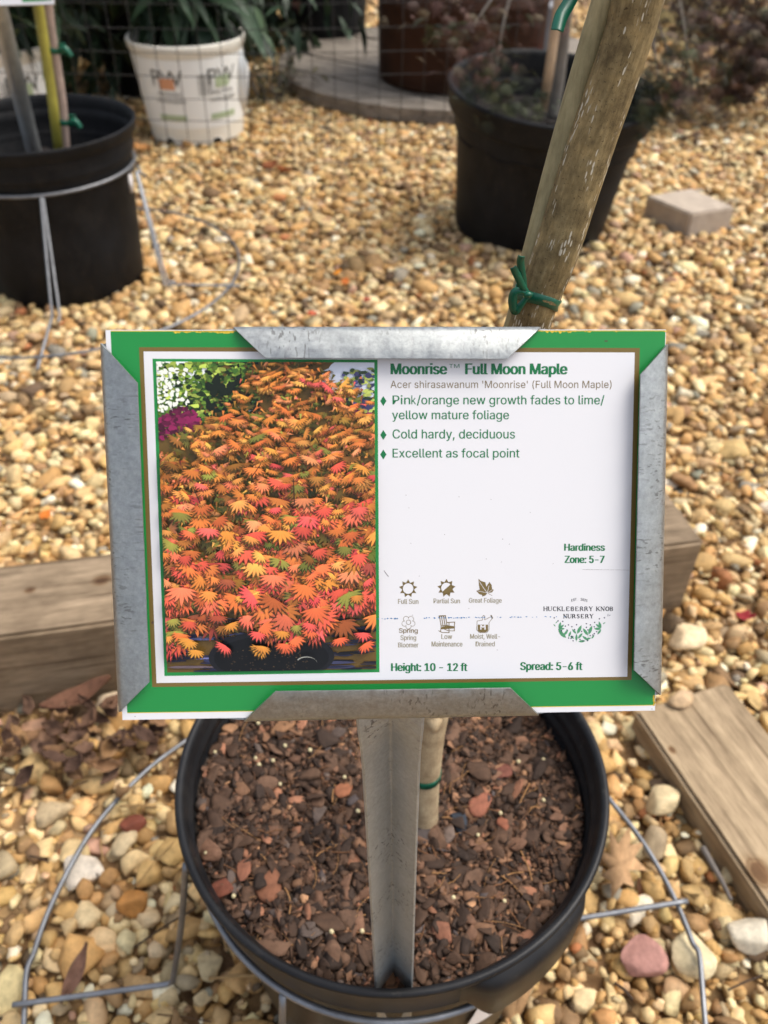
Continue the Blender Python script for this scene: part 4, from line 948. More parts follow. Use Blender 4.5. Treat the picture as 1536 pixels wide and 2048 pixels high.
V, F = tube(circle((lx, ly), .172, 120, .224), .0034, 8, closed=True); mesh('upper_ring', V, F, M_wire, ls)
V, F = tube(circle((lx+.01, ly-.03), .345, 120, .022), .0028, 8, closed=True); mesh('ground_ring', V, F, M_wire, ls)
for ang in (R(-73), R(-13), R(100), R(190)):
    t = np.array([lx+.172*math.cos(ang), ly+.172*math.sin(ang), .224]); f = np.array([lx+.215*math.cos(ang), ly-.01+.215*math.sin(ang), .012]); e = np.array([lx+.01+.37*math.cos(ang), ly-.03+.37*math.sin(ang), .018])
    if ang == R(-73):
        f = G(112, 632, .010); e = G(76, 738, .018)
    if ang == R(-13): t = G(268, 342, .224)+[.004, 0, 0]; f = G(331, 566, .012); e = G(480, 571, .018)
    sd_ = np.array([-math.sin(ang), math.cos(ang), 0])*.007
    pp = np.concatenate([[t-sd_*.3], [f*.5+t*.5-sd_*.7], [f-sd_*.9], [e-sd_*.2]])
    V, F = tube(np.array([t-sd_*.25, f-sd_, e-sd_*.15]), .0028, 8); V2, F2 = tube(np.array([t+sd_*.25, f+sd_, f+sd_+(e-f)*.12]), .0028, 8)
    mesh('leg', np.concatenate([V, V2]), F+[tuple(i+len(V) for i in q) for q in F2], M_wire, ls)
V, F = tube(spline([G(258, 347, .224), G(274, 331, .238), G(281, 345, .232), G(292, 352, .222)], 5), .0026, 8); mesh('hook', V, F, M_wire, ls)
# second sign: post and the card bottom reaching into the frame
h2 = thing('sign_holder', 'grey metal sign post leaning in the pot at the left edge', 'sign holder', tuple(G(70, 310, .21)))
pa = G(72, 318, .215); pb = Yd(-6, 5, 1.47)
dirq = pb-pa; L = np.linalg.norm(dirq); dirq /= L
V, F = [], []
for i in range(9):
    p = pa+dirq*(L*1.12*i/8-.03); w = .030
    for s, q in ((-.5, 0), (-.06, -.010), (.06, -.010), (.5, 0)): V.append(p+np.array([w*s, 0, 0])-np.array([0, 1, .3])*q*-1)
for i in range(8):
    for k in range(3): F.append((i*4+k, i*4+k+1, (i+1)*4+k+1, (i+1)*4+k))
o = mesh('post', V, F, M_post, h2); solid(o, .0012, 0)
ca = Yd(-120, 14, 1.44); cb = Yd(108, 8, 1.44); cu = np.array([0, .45, .9])*.13
def plate(q, th, nrm): q = [np.array(x_) for x_ in q]; return [*q, *[x_-np.array(nrm)*th for x_ in q]], [(0, 1, 2, 3), (7, 6, 5, 4), (0, 4, 5, 1), (1, 5, 6, 2), (2, 6, 7, 3), (3, 7, 4, 0)]
nn = np.array([0, -.9, .45])
V, F = plate([ca-nn*.003, cb-nn*.003, cb+cu-nn*.003, ca+cu-nn*.003], .002, nn); mesh('back_plate', V, F, M_galv_h, h2)
c2_ = thing('sign_card', 'white card with a green edge cut off by the top left corner of the photo', 'sign card', tuple((ca+cb)/2))
V, F = plate([ca, cb, cb+cu, ca+cu], .001, nn); mesh('card_sheet', V, F, Mw, c2_, smooth=False)
cm = Yd(46, 12, 1.44)
V, F = plate([cm+nn*.001+cu*.04, cb+nn*.001+cu*.04-[.002, 0, 0], cb+nn*.001+cu*.10-[.002, 0, 0], cm+nn*.001+cu*.10], .0008, nn); mesh('green_border', V, F, Mgr, c2_, smooth=False)
V, F = plate([ca+nn*.001+cu*.10, cb+nn*.001+cu*.10, cb+nn*.001+cu, ca+nn*.001+cu], .0008, nn); mesh('green_band', V, F, Mgr, c2_, smooth=False)
# stake + stem + ties
M_bam = m_plain('yellow_green_cane', (.30, .27, .045), .5, var=.3, vscale=30); M_stem = m_plain('pinkish_stem', (.30, .22, .18), .75, var=.3, vscale=50)
V, F = tube([Yd(119, 312, 1.56), Yd(105, 200, 1.56), Yd(92, 110, 1.56), Yd(77, 15, 1.56), Yd(55, -180, 1.56)], .0085, 14); o = mesh('bamboo_cane', V, F, M_bam, loc=tuple(Yd(119, 312, 1.56))); tag(o, 'yellow green bamboo cane tied beside the thin stem in the left pot', 'plant cane')
sap = thing('sapling', 'thin pinkish sapling stem tied to the yellow green cane in the left pot', 'sapling', tuple(Yd(130, 295, 1.58)))
V, F = tube(spline([Yd(130, 300, 1.585), Yd(124, 215, 1.585), Yd(112, 130, 1.59), Yd(98, 40, 1.59), Yd(80, -160, 1.59)], 6), .0090, 14); mesh('stem', V, F, M_stem, sap)
for px, py, px2, lb in ((97, 97, 118, 'green tape tie around cane and stem higher up in the left pot'), (118, 240, 140, 'green tape tie around cane and stem just above the left pot soil')):
    t_ = thing('tie_tape', lb, 'tie tape', tuple(Yd(px+10, py, 1.57)))
    cc_ = Yd(px+10, py, 1.575); ribbon('band', [cc_+np.array([.0215*math.cos(a), .0165*math.sin(a), .002*math.sin(2*a)]) for a in np.linspace(0, 2*math.pi, 25)], .009, t_, wdir=(0, 0, 1), k=2)
    ribbon('tail', [cc_+[.012, -.017, 0], cc_+[.026, -.02, .004], cc_+[.034, -.02, -.008]], [.007, .010, .008], t_)

# ---------------------------------------------------------------- right pot with weeping lace-leaf maple
rx, ry = RIGHT_C
tilt = Matrix.Translation(Vector((rx, ry, 0)))@Matrix.Rotation(R(5.5), 4, 'X')@Matrix.Rotation(R(3.2), 4, 'Y')
RH = .285
rp_ = thing('plant_pot', 'wide black tree pot tilted on the gravel behind the maple trunk', 'plant pot', mat=tilt)
prof = [(0, .002), (.160, .002), (.166, -.002), (.170, .004), (.182, .12), (.194, .225), (.197, .230), (.200, .236), (.212, .240), (.215, .246), (.216, .275), (.219, .279), (.221, .284), (.219, .287), (.214, .288), (.209, .285), (.207, .278), (.202, .24), (.196, .20)]
prof = [(r_, z_*1.06) for r_, z_ in prof]
V, F = lathe(prof, 120, (0, 0, 0)); mesh('pot_wall', V, F, M_potd, rp_, local=True)
V, F = lathe([(0, .222), (.1, .219), (.198, .215)], 60); V[:, 2] += np.array([random.gauss(0, .005) for _ in V]); mesh('pot_soil', V, F, M_dark, rp_, local=True)
def leaf_pts(L, w, bend=.25, n=5):
    V, F = [], []
    for i in range(n+1):
        t = i/n; ww = w*(math.sin(math.pi*min(t*1.05, 1)**.8)+.03) if i < n else 0
        z = -bend*L*t*t
        V += [(-ww/2, L*t, z+ww*.12), (0, L*t, z), (ww/2, L*t, z+ww*.12)]
    for i in range(n):
        for k in (0, 1): a = i*3+k; F += [(a, a+1, a+4), (a, a+4, a+3)]
    return np.array(V), np.array(F)
def star(nl, L, w):
    Vs, Fs, off = [], [], 0
    for k in range(nl):
        a = R(-75+150*k/(nl-1)); l = L*(1-.35*abs(k-(nl-1)/2)/((nl-1)/2)); v, f = leaf_pts(l, w, .35, 3)
        v = v@np.array([[math.cos(a), -math.sin(a), 0], [math.sin(a), math.cos(a), 0], [0, 0, 1]]).T; Vs.append(v); Fs.append(f+off); off += len(v)
    return np.concatenate(Vs), np.concatenate(Fs)
def rots(yaw, pit, roll):
    n = len(yaw); z = np.zeros(n); o = z+1
    Rz = np.stack([np.stack([np.cos(yaw), -np.sin(yaw), z], 1), np.stack([np.sin(yaw), np.cos(yaw), z], 1), np.stack([z, z, o], 1)], 1)
    Rx = np.stack([np.stack([o, z, z], 1), np.stack([z, np.cos(pit), -np.sin(pit)], 1), np.stack([z, np.sin(pit), np.cos(pit)], 1)], 1)
    Ry = np.stack([np.stack([np.cos(roll), z, np.sin(roll)], 1), np.stack([z, o, z], 1), np.stack([-np.sin(roll), z, np.cos(roll)], 1)], 1)
    return Rz@Rx@Ry
LS = [star(7, .022, .0016), star(7, .026, .0018), star(5, .020, .0018)]
LACE = .8
def lace_cloud(specs):
    pos, cols = [], []
    for px, py, y_, rx_, rz_, n, pal in specs:
        n = int(n*LACE)
        c = Yd(px, py, y_); q = rng.normal(0, .5, (n, 3))*[rx_, rx_*.7, rz_]+c; pos.append(q); p_ = np.array([lin(k) for k in pal])*.55; cols.append(p_[rng.integers(0, len(p_), n)]*rng.uniform(.6, 1.25, (n, 1)))
    pos = np.concatenate(pos); cols = np.concatenate(cols); n = len(pos)
    return scatter(LS, pos, rots(rng.uniform(0, 6.28, n), rng.normal(-.7, .4, n), rng.normal(0, .4, n)), np.repeat(rng.uniform(.7, 1.3, n)[:, None], 3, 1), cols, rng.integers(0, 3, n))
PK = [(138, 100, 88), (116, 80, 70), (98, 72, 60), (120, 104, 76)]; GRN = [(74, 82, 46), (60, 70, 38), (94, 98, 60), (50, 56, 34)]; MIX = PK+GRN+[(96, 88, 66)]
lm = thing('weeping_maple', 'weeping lace leaf maple with fine pink and green foliage in the tilted black pot', 'shrub', tuple(tilt@Vector((0, 0, .22))))
spec = [(935, 80, 1.72, .07, .05, 130, PK), (965, 120, 1.70, .06, .05, 110, PK+GRN[:2]), (880, 55, 1.75, .04, .02, 26, GRN), (985, 180, 1.74, .07, .045, 110, GRN), (1045, 208, 1.72, .06, .02, 45, GRN), (965, 8, 1.75, .14, .03, 90, PK), (1020, 110, 1.75, .05, .07, 40, MIX),
        (1330, 165, 1.74, .07, .07, 200, GRN+MIX), (1372, 135, 1.72, .08, .07, 180, MIX), (1300, 205, 1.72, .06, .05, 120, GRN), (1385, 190, 1.72, .06, .05, 110, PK),  (1150, -150, 1.86, .5, .14, 400, PK), (1250, -150, 1.9, .4, .2, 300, MIX)]
V, F, C = lace_cloud(spec); mesh('foliage', V, F, M_lace, lm, col=C)
M_gstem = m_plain('grey_stem', (.17, .15, .125), .8, var=.3, vscale=30); M_tan = m_plain('tan_stake', (.42, .30, .19), .75, var=.3, vscale=30)
V, F = tube(spline([Yd(1105, 235, 1.80), Yd(1118, 150, 1.80), Yd(1128, 60, 1.80), Yd(1137, -20, 1.80), Yd(1160, -200, 1.80)], 6), .0125, 14); mesh('trunk', V, F, M_gstem, lm)
brs = MB()
for a_, b__, c_ in (((1137, -20, 1.8), (1040, -60, 1.78), (940, 60, 1.73)), ((1137, -20, 1.8), (1030, -20, 1.76), (990, 150, 1.72)), ((1140, -40, 1.8), (1260, -60, 1.78), (1340, 110, 1.74)), ((1140, -40, 1.8), (1280, 0, 1.78), (1320, 190, 1.73)), ((1145, -60, 1.8), (1330, -60, 1.76), (1380, 150, 1.73))):
    V, F = tube(spline([Yd(*a_), Yd(*b__), Yd(*c_)], 8), np.linspace(.005, .0018, 17), 6); brs.add(V, F)
brs.out('branches', M_gstem, lm)
V, F = tube([Yd(1086, 222, 1.76), Yd(1103, 110, 1.76), Yd(1118, 0, 1.76), Yd(1150, -220, 1.76)], .0095, 12); o = mesh('plant_stake', V, F, M_tan, loc=tuple(Yd(1086, 222, 1.76))); tag(o, 'light tan wooden stake standing in the tilted black pot', 'plant stake')

# ---------------------------------------------------------------- paver brick
q = [G(1293, 391, .05), G(1384, 428, .05), G(1471, 414, .05), G(1384, 376, .05)]
pv_c = sum(q)/4; e1 = q[1]-q[0]; e1[2] = 0; e2 = q[3]-q[0]; e2 -= 0; e2[2] = 0
Mpv = m_plain('concrete_paver', (.40, .33, .26), .9, var=.2, vscale=35, bstr=.4, bscale=250, bdist=.002, spec=.2)
V, F = prism(q, -.012, .05)
bm = bmesh.new(); vs = [bm.verts.new(np.array(v)-[pv_c[0], pv_c[1], 0]) for v in V]
for f in F: bm.faces.new([vs[i] for i in f])
bmesh.ops.bevel(bm, geom=bm.edges[:], offset=.0035, segments=2, affect='EDGES'); bmesh.ops.recalc_face_normals(bm, faces=bm.faces)
me = bpy.data.meshes.new('paver_brick'); bm.to_mesh(me); bm.free(); me.materials.append(Mpv); o = bpy.data.objects.new('paver_brick', me); S.collection.objects.link(o); o.location = (pv_c[0], pv_c[1], 0); tag(o, 'single buff concrete paver brick lying on the gravel right of the tilted pot', 'paver')

# ---------------------------------------------------------------- white printed nursery pots behind the mesh fence
Mwp = m_plain('cream_pot_plastic', (.74, .71, .62), .5, var=.06, vscale=6, bstr=.05)
Mlb = m_plain('white_pot_print', (.82, .83, .80), .5, var=.04, vscale=6, bstr=0)
Mgt = m_print('pot_print_grey', (104, 104, 100), .9); Mpk = m_print('pot_print_orange', (222, 160, 122), .9); Mpg = m_print('pot_print_green', (184, 200, 164), .9)
def cone_put(o_par, c, s, a0, a1, z0, z1, m, name, r_at, bold=.02, poly_=None):
    if poly_ is None: V, F = glyphs(s, bold)
    else: V, F = np.array(poly_[0], float), poly_[1]
    lo, hi = V.min(0), V.max(0); X = (V[:, 0]-lo[0])/(hi[0]-lo[0]); Y = (V[:, 1]-lo[1])/(hi[1]-lo[1]); a = a0+(a1-a0)*X; z = z0+(z1-z0)*Y; r = np.array([r_at(k) for k in z])
    return mesh(name, np.c_[c[0]+r*np.cos(a), c[1]+r*np.sin(a), c[2]+z], F, m, o_par, smooth=False)
def gridpoly(n): return [(i/n, j) for j in (0, 1) for i in range(n+1)], [(i, i+1, n+2+i, n+1+i) for i in range(n)]
def white_pot(c, label, faces, h=.255, r0=.132, r1=.158):
    t = thing('white_plant_pot', label, 'plant pot', c, 'printed white nursery pots')
    ra = lambda z: r0+(r1-r0)*z/h
    V, F = [], []; seg = 96; zs = [0, .012, .02, .10, h-.030, h-.022, h-.004, h, h-.004, h-.05]; ro = [0, 0, 0, 0, 0, .004, .005, .003, -.003, -.006]
    for i in range(seg):
        a = 2*math.pi*i/seg; notch = .016 if (i % 16) in (0, 1, 2) else (.007 if i % 5 == 0 else 0)
        for k, z in enumerate(zs):
            zz = max(z, notch) if k < 3 else z
            r = ra(zz)+ro[k]; V.append((c[0]+r*math.cos(a), c[1]+r*math.sin(a), zz+.004))
    n = len(zs)
    for i in range(seg):
        for k in range(n-1): F.append((i*n+k, ((i+1) % seg)*n+k, ((i+1) % seg)*n+k+1, i*n+k+1))
    mesh('pot_wall', V, F, Mwp, t)
    V, F = lathe([(0, h-.04), (.08, h-.038), (r1-.012, h-.045)], 40, c); mesh('pot_soil', V, F, M_dark, t)
    V, F = lathe([(r0-.012, .002), (r0-.012, .03)], 40, c); mesh('pot_foot', V, F, M_potd, t)
    rr = lambda z: ra(z)+.0012
    W_ = mesh('printed_label', *lathe([(ra(z)+.0006, z+.004) for z in np.linspace(.045, h-.034, 8)], 96, c), Mlb, t)
    r2 = lambda z: ra(z-.004)+.0016
    for k, (ad, m_) in enumerate(faces):
        a = R(ad); wd = .30
        cone_put(W_, c, 'PW', a-wd, a+wd, .160, .200, Mgt, 'label_letters', r2, 0)
        cone_put(W_, c, '', a-wd*.55, a+wd*.45, .152, .180, m_, 'label_emblem', lambda z: ra(z-.004)+.0022, poly_=gridpoly(10))
        cone_put(W_, c, 'PROVEN', a-wd*.75, a+wd*.75, .134, .145, Mgt, 'label_letters', r2, .0); cone_put(W_, c, 'WINNERS', a-wd, a+wd, .116, .127, Mgt, 'label_letters', r2, .0)
        cone_put(W_, c, '', a-wd, a+wd*.9, .070, .086, Mpg, 'label_band', r2, poly_=gridpoly(10))
    for k in range(6):
        a = R(faces[0][0]+33)+k*.045; cone_put(W_, c, '', a-.008, a+.008, .135, .190, Mgt, 'label_bar', r2, poly_=gridpoly(2))
    return t
wp1 = white_pot((-.548, 2.585, 0), 'white printed nursery pot standing on the gravel with orange and green emblems', [(-104, Mpk), (-44, Mpg)])
wp2 = white_pot((-1.045, 2.50, 0), 'white printed nursery pot half hidden behind the black pot at the left edge', [(-104, Mpk), (-50, Mpg)])
# torn care tag hanging at the right of the white pot
tgp = Yd(494, 140, 2.47)
V, F = [], []
o = mesh('plant_tag', [Yd(480, 95, 2.47), Yd(498, 135, 2.46), Yd(496, 190, 2.46), Yd(490, 234, 2.47), Yd(476, 195, 2.47), Yd(475, 150, 2.475)], [(0, 1, 5), (1, 2, 4, 5), (2, 3, 4)], Mlb, loc=tuple(tgp)); solid(o, .0012); tag(o, 'torn pale plastic care tag hanging at the right side of the white pot', 'plant tag')

# ---------------------------------------------------------------- wire mesh fence
fy = 2.30; xs = np.arange(-1.65, .40, .0545); zs = np.arange(.012, .66, .0525); mb = MB()
for x_ in xs:
    V, F = tube([(x_+.012*math.sin(x_*3), fy+.012*math.sin(x_*5), .002), (x_+.012*math.sin(x_*3)+.006, fy+.012*math.sin(x_*5)+.004, .33), (x_, fy, .66)], .0010, 5); mb.add(V, F)
for z in zs:
    V, F = tube([(x_, fy+.0018+.012*math.sin(x_*5), z+.003*math.sin(x_*4)) for x_ in np.linspace(-1.66, .385, 24)], .0010, 5); mb.add(V, F)
Mfw = m_plain('dark_fence_wire', (.03, .028, .025), .8, .1, .2)
o = mb.out('wire_mesh_fence', Mfw, None, loc=(-.6, fy, 0)); tag(o, 'dark welded wire mesh fence standing in front of the white pots and the round platform', 'fence')

# ---------------------------------------------------------------- round plank platform + rusted barrel planter
pc = np.array([.24, 3.25]); PR = .61; PZ = .046
plat = thing('wooden_platform', 'low round platform of weathered grey planks under the rusty barrel', 'platform', (pc[0], pc[1], 0), mat=Matrix.Translation(Vector((pc[0], pc[1], 0)))@Matrix.Rotation(R(-38), 4, 'Z'))
ed = np.arange(-PR, PR+.01, PR*2/7)
for k in range(len(ed)-1):
    y0, y1 = ed[k]+.005, ed[k+1]-.005; pl = []
    for y_ in np.linspace(y0, y1, 8): pl.append((math.sqrt(max(PR**2-y_*y_, 1e-4)), y_))
    outl = pl+[(-x_, y_) for x_, y_ in pl[::-1]]; n = len(outl)
    V = [(x_, y_, PZ+.002*((k*7) % 3)) for x_, y_ in outl]+[(x_, y_, .008) for x_, y_ in outl]
    o = mesh('plank', V, [tuple(range(n)), tuple(range(2*n-1, n-1, -1))]+[(i, n+i, n+(i+1) % n, (i+1) % n) for i in range(n)], M_grey, plat, local=True, smooth=False)
V, F = lathe([(0, .0), (PR*.9, 0), (PR*.9, .009), (0, .009)], 60); mesh('platform_base', V, F, M_grey, plat, local=True)
bc = (.250, 3.03, 0)
bp = thing('barrel_planter', 'large rust brown steel barrel planter on the round plank platform', 'planter', bc)
V, F = lathe([(0, PZ+.006), (.262, PZ+.006), (.267, PZ+.014), (.269, .27), (.274, .275), (.274, .287), (.269, .292), (.269, .66), (.276, .664), (.276, .676), (.266, .676), (.262, .60)], 96, bc); mesh('barrel_wall', V, F, M_rust, bp)
V, F = lathe([(0, .61), (.262, .61)], 48, bc); mesh('planter_soil', V, F, M_dark, bp)

# ---------------------------------------------------------------- shrubs, dark pots and things further back
def black_pot(c, r0, r1, h, label):
    t = thing('plant_pot', label, 'plant pot', c); V, F = lathe(pot_profile(r0, r1, h), 72, c); mesh('pot_wall', V, F, M_potd, t)
    V, F = lathe([(0, h-.05), (r1-.015, h-.05)], 36, c); mesh('pot_soil', V, F, M_dark, t); return t
black_pot((-.24, 3.75, 0), .16, .19, .30, 'black pot in the shade behind the round platform, farthest right of the leafy row')
black_pot((-.78, 3.10, 0), .15, .18, .30, 'black pot in deep shade behind the white pot')
black_pot((-1.42, 3.05, 0), .16, .19, .30, 'black pot at the far left in the shade of the leaves')
LG = [leaf_pts(.12, .030, .35), leaf_pts(.10, .027, .5), leaf_pts(.14, .032, .45)]
LPAL = [(52, 74, 50), (40, 60, 38), (64, 88, 60), (34, 50, 30), (84, 106, 76)]
def shrub(c, z0, z1, rad, n, label, pal=LPAL, lean=(0, 0), size=1.0, stems=7, droop=-.55, cat='shrub', lift=.10, low=0):
    t = thing('leafy_shrub', label, cat, (c[0], c[1], z0)); n = int(n*1.7)
    ms = MB(); nodes = []
    for k in range(stems):
        a = 2*math.pi*k/stems+random.uniform(-.3, .3); rr = rad*random.uniform(.35, .95); p0 = np.array([c[0]+.03*math.cos(a), c[1]+.03*math.sin(a), z0]); p2 = np.array([c[0]+rr*math.cos(a)+lean[0], c[1]+rr*math.sin(a)+lean[1], z1*random.uniform(.7, 1.0)]); p1 = (p0+p2)/2+[rr*.2*math.cos(a), rr*.2*math.sin(a), .05]
        sp_ = spline([p0, p1, p2], 10); V, F = tube(sp_, np.linspace(.006, .002, len(sp_)), 5); ms.add(V, F); nodes.append(sp_)
    ms.out('stems', M_gstem, t)
    nd = np.concatenate(nodes); pos = nd[rng.integers(0, len(nd), n)]+np.clip(rng.normal(0, 1, (n, 3)), -1.6, 1.6)*[rad*.22, rad*.22, .05]; pos[:, 2] = np.where(pos[:, 2] < z0+lift, z0+lift+rng.uniform(0, .10, n), pos[:, 2])
    m_ = rng.uniform(0, 1, n) < low; pos[:, 2] = np.where(m_, z0+lift+rng.uniform(0, .32, n), pos[:, 2]); pos[:, 0] = np.where(m_, c[0]+rng.normal(0, rad*.6, n), pos[:, 0])
    p_ = np.array([lin(k) for k in pal])*.75; cols = p_[rng.integers(0, len(p_), n)]*rng.uniform(.5, 1.3, (n, 1))
    V, F, C = scatter(LG, pos, rots(rng.uniform(0, 6.28, n), rng.normal(droop, .45, n), rng.normal(0, .5, n)), np.repeat((size*rng.uniform(.6, 1.25, n))[:, None], 3, 1), cols, rng.integers(0, 3, n))
    mesh('foliage', V, F, M_leafy, t, col=C); return t
shrub((-.545, 2.62), .21, .85, .22, 520, 'leafy green shrub drooping over the white printed pot', lean=(-.05, .08))
shrub((-1.03, 2.52), .21, .85, .34, 620, 'leafy green shrub growing from the half hidden white pot', lean=(0, .06))
shrub((-.78, 3.10), .22, .95, .36, 620, 'dark green shrub in the shade between the two white pots', lift=-.14, low=.55)
shrub((-1.42, 3.05), .22, .95, .40, 500, 'dark green shrub at the far left edge behind the white pots', lift=-.14, low=.55)
shrub((-.24, 3.75), .22, .95, .34, 620, 'dark green shrub in the black pot behind the round platform', size=.8)
shrub((-.62, 3.75), .10, 1.0, .5, 800, 'tall dark shrub farthest back behind the white pot', size=.9, lift=-.14, low=.55)
shrub((-1.7, 3.9), .10, 1.1, .6, 800, 'tall dark shrub in the far left corner of the background', size=.9, lift=-.14, low=.55)
shrub((-1.15, 3.85), .10, 1.1, .5, 800, 'tall dark shrub between the other two at the back left', size=.9, lift=-.14, low=.55)
shrub((-.38, 2.95), -.01, .10, .16, 130, 'low scrappy weeds beside the left end of the round platform', pal=[(96, 88, 50), (70, 72, 38), (110, 92, 60)], size=.35, stems=8, droop=.2, cat='weeds', lift=0)
# right background: dark planter bowl with a wine red maple
bw = G(1462, 202, 0)
LS = [star(7, .030, .0026), star(7, .036, .003), star(5, .03, .003)]
wm = thing('red_maple', 'wine brown lace leaf maple with a dark leaning trunk at the top right edge', 'tree', tuple(bw))
M_dtr = m_plain('dark_maple_bark', (.032, .019, .013), .85, var=.5, vscale=22, bstr=.5, bscale=60, bdist=.004, spec=.2)
tt = spline([bw+[-.01, 0, -.03], Yd(1490, 150, bw[1]-.01), Yd(1535, 85, bw[1]-.02), Yd(1590, 0, bw[1]-.02), bw+[.30, -.02, .95]], 8)
V, F = tube(tt, np.interp(np.linspace(0, 1, len(tt)), [0, .1, .4, 1], [.075, .058, .050, .035]), 18); mesh('trunk', V, F, M_dtr, wm)
LACE = 1.0; RD = [(96, 66, 56), (76, 52, 44), (116, 88, 74), (62, 46, 38), (100, 92, 60), (134, 104, 86)]
spec = [(1420, 20, 2.75, .22, .10, 420, RD), (1500, 60, 2.7, .22, .16, 620, RD), (1470, 120, 2.7, .14, .10, 260, RD), (1530, 130, 2.75, .14, .10, 260, RD), (1440, 170, 2.72, .05, .05, 50, RD)]
V, F, C = lace_cloud(spec); mesh('foliage', V, F, M_lace, wm, col=C)
mb = MB()
for qx, qy in ((1400, 90), (1450, 130), (1530, 100), (1480, 60), (1420, 10)):
    V, F = tube(spline([tuple(tt[-9]), (bw[0]+.12, bw[1]-.05, .72), Yd(qx, qy-60, 2.8), Yd(qx, qy, 2.72)], 6), np.linspace(.012, .003, 19), 6); mb.add(V, F)
mb.out('branches', M_gstem, wm)
# pale yellow slatted crate
Myw = m_plain('pale_yellow_wood', (.50, .42, .20), .8, var=.2, vscale=10)
yc = Yd(1335, 70, 3.7); yc[2] = 0
cr = thing('wooden_crate', 'pale yellow slatted wooden crate seen beside the maple trunk top', 'crate', (yc[0], yc[1], 0))
for k in range(4): V, F = box(yc[0]-.20, yc[0]+.22, yc[1], yc[1]+.02, .01+k*.065, .06+k*.065); mesh('slat', V, F, Myw, cr, smooth=False)
for x_ in (-.20, .18): V, F = box(yc[0]+x_, yc[0]+x_+.04, yc[1]+.0205, yc[1]+.34, .0, .26); mesh('side_panel', V, F, Myw, cr, smooth=False)
# grey block and red pail lid seen past the pot rim
gc = Yd(1088, 92, 3.4); gc[2] = 0
V, F = box(-.06, .06, -.08, .08, 0, .20)
o = mesh('concrete_block', np.array(V)+gc, F, m_plain('grey_concrete', (.22, .22, .23), .9), loc=tuple(gc), smooth=False); bevel(o, .008); tag(o, 'small grey concrete block behind the tilted pot rim', 'block')
rc = Yd(1088, 108, 2.9); V, F = lathe([(0, 0), (.018, 0), (.022, .05), (.024, .052), (.024, .058), (.018, .062), (0, .063)], 24, (rc[0], rc[1], 0)); V[:, 2] += max(rc[2]-.055, 0)
o = mesh('reflector_cap', V, F, m_plain('red_plastic', (.75, .03, .02), .4), loc=tuple(rc)); tag(o, 'small bright red plastic cap seen above the tilted pot rim', 'cap')
V, F = tube([(rc[0], rc[1], -.01), (rc[0], rc[1], rc[2]-.05)], .006, 8); pst = mesh('cap_stake', V, F, M_tan, o)

# ---------------------------------------------------------------- leaf litter, twig, oak leaf, stray leaves
def dry_leaf(p, L, w, yaw, curl, srgb, label, group=None, tiltv=.3, lobes=0):
    V, F = [], []; n = 8
    for i in range(n+1):
        t = i/n; ww = w*max(math.sin(math.pi*min(t*1.02, 1)), .03)
        if lobes: ww *= .62+.5*abs(math.sin(t*math.pi*lobes))
        for k in range(5):
            s = (k-2)/2; V.append((s*ww*.5, (t-.5)*L, curl*(s*s)*w*.6+curl*.5*L*(t-.5)**2*2+random.gauss(0, .0012)))
    for i in range(n):
        for k in range(4): F.append((i*5+k, i*5+k+1, (i+1)*5+k+1, (i+1)*5+k))
    M3 = np.array(Matrix.Rotation(yaw, 3, 'Z')@Matrix.Rotation(random.gauss(0, tiltv), 3, 'X')@Matrix.Rotation(random.gauss(0, tiltv), 3, 'Y'))
    V = np.array(V)@M3.T; V[:, 2] -= V[:, 2].min(); V += p
    o = mesh('dry_leaf', V, F, M_dry, col=np.tile(lin(srgb)*.8, (len(V), 1)), loc=tuple(p)); solid(o, .0004, 0)
    return tag(o, label, 'leaf', group)
for i in range(60):
    px, py = random.gauss(165, 80), random.gauss(1478, 42)
    if px > 330 or px < 10: continue
    p = G(px, py, .014+.008*(i % 3))
    if p[1] > .535-.12*0 and inquad(np.array([p[0]]), np.array([p[1]]), timber_quad, .012)[0]: continue
    dry_leaf(p, random.uniform(.018, .036), random.uniform(.010, .018), random.uniform(0, 6.3), random.uniform(.2, .9), random.choice([(108, 80, 62), (92, 68, 54), (132, 100, 72), (84, 62, 50), (150, 116, 80), (118, 90, 72)]), 'curled red brown dry leaf in the litter heap between timber and pot', 'dry leaves heaped in front of the timber', .45)
dry_leaf(G(160, 1400, .03), .075, .026, R(-62), .5, (112, 78, 60), 'long brown leaf leaning on the timber above the leaf heap', None, .2)
dry_leaf(G(155, 1950, .016), .046, .014, R(-14), .4, (128, 94, 76), 'pinkish brown narrow dry leaf inside the bent ground wire left of the pot', None, .2)
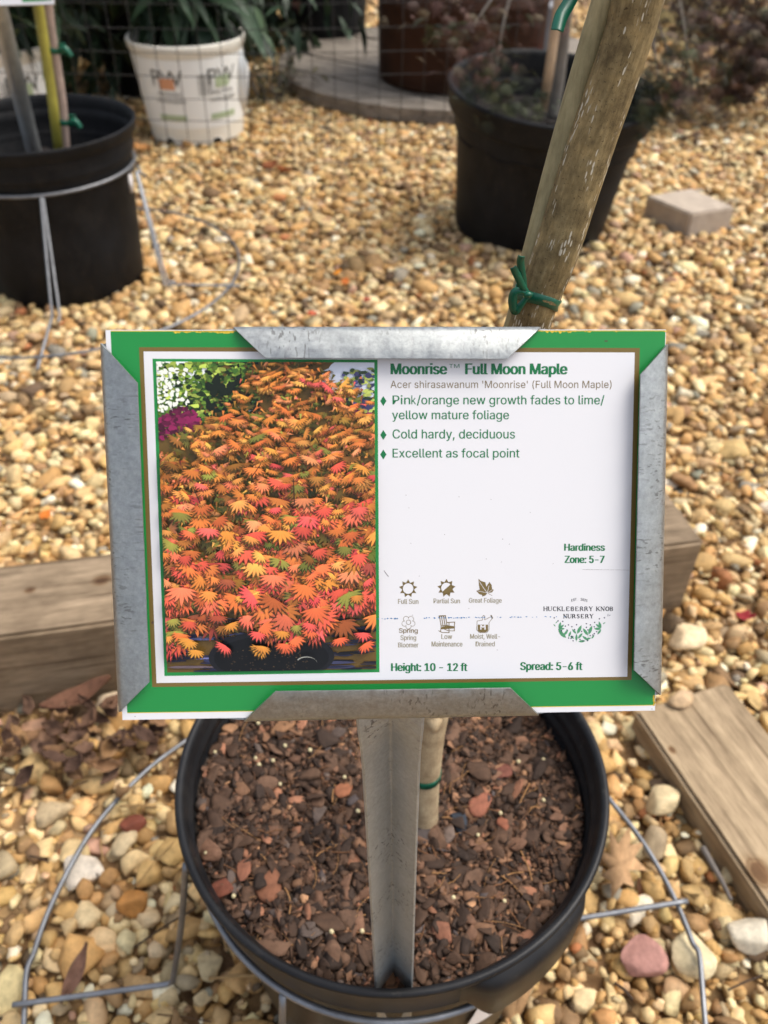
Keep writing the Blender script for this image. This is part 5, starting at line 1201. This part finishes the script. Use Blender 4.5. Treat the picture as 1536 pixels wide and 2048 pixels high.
# lobed oak leaf
oc_ = G(1240, 1730, .022); ol = [(0, -.035), (.006, -.018), (.016, -.016), (.008, -.004), (.024, .006), (.010, .010), (.016, .030), (.004, .020), (0, .042), (-.006, .020), (-.018, .028), (-.010, .008), (-.024, .0), (-.008, -.006), (-.014, -.018), (-.004, -.018)]
a = R(-25); V = [(0, 0, .002)]+[(x_*math.cos(a)-y_*math.sin(a), x_*math.sin(a)+y_*math.cos(a), .004*math.sin(x_*200)+.12*abs(x_)+.05*abs(y_)) for x_, y_ in ol]
n = len(ol); o = mesh('dry_leaf', np.array(V)+oc_, [(0, k+1, (k+1) % n+1) for k in range(n)], M_dry, col=np.tile(lin((184, 146, 106))*.8, (n+1, 1)), loc=tuple(oc_)); solid(o, .0004, 0); tag(o, 'pale tan lobed oak leaf on the gravel between pot and board', 'leaf')
V, F = tube(spline([G(1405, 1695, .022), G(1428, 1735, .024), G(1445, 1765, .02), G(1462, 1800, .02)], 6), np.linspace(.0032, .0018, 19), 8)
o = mesh('twig', V, F, m_plain('twig_bark', (.12, .10, .085), .85), loc=tuple(G(1405, 1695, .02))); tag(o, 'short dark twig on the gravel beside the board edge', 'twig')
for px, py, c_, lb in ((676, 548, (236, 150, 40), 'bright orange leaf on the gravel behind the sign, left one of a pair'), (690, 566, (196, 110, 50), 'dull orange leaf just below the bright orange leaf'), (735, 604, (176, 74, 60), 'small red leaf on the gravel above the sign'), (624, 630, (190, 96, 66), 'brick orange leaf on the gravel just above the sign'), (570, 345, (150, 88, 50), 'large russet leaf on the gravel in front of the white pot'), (540, 335, (132, 78, 46), 'dark russet leaf touching the large russet leaf'), (1490, 1238, (168, 58, 62), 'crimson leaf on the gravel at the right edge of the photo'), (90, 1035, (200, 116, 46), 'orange leaf behind the timber at the left'), (285, 300, (196, 140, 84), 'pale orange leaf at the foot of the white pot')):
    dry_leaf(G(px, py, .012), .022 if py > 400 else .055, .015 if py > 400 else .036, random.uniform(0, 6), .4, c_, lb, None, .2)
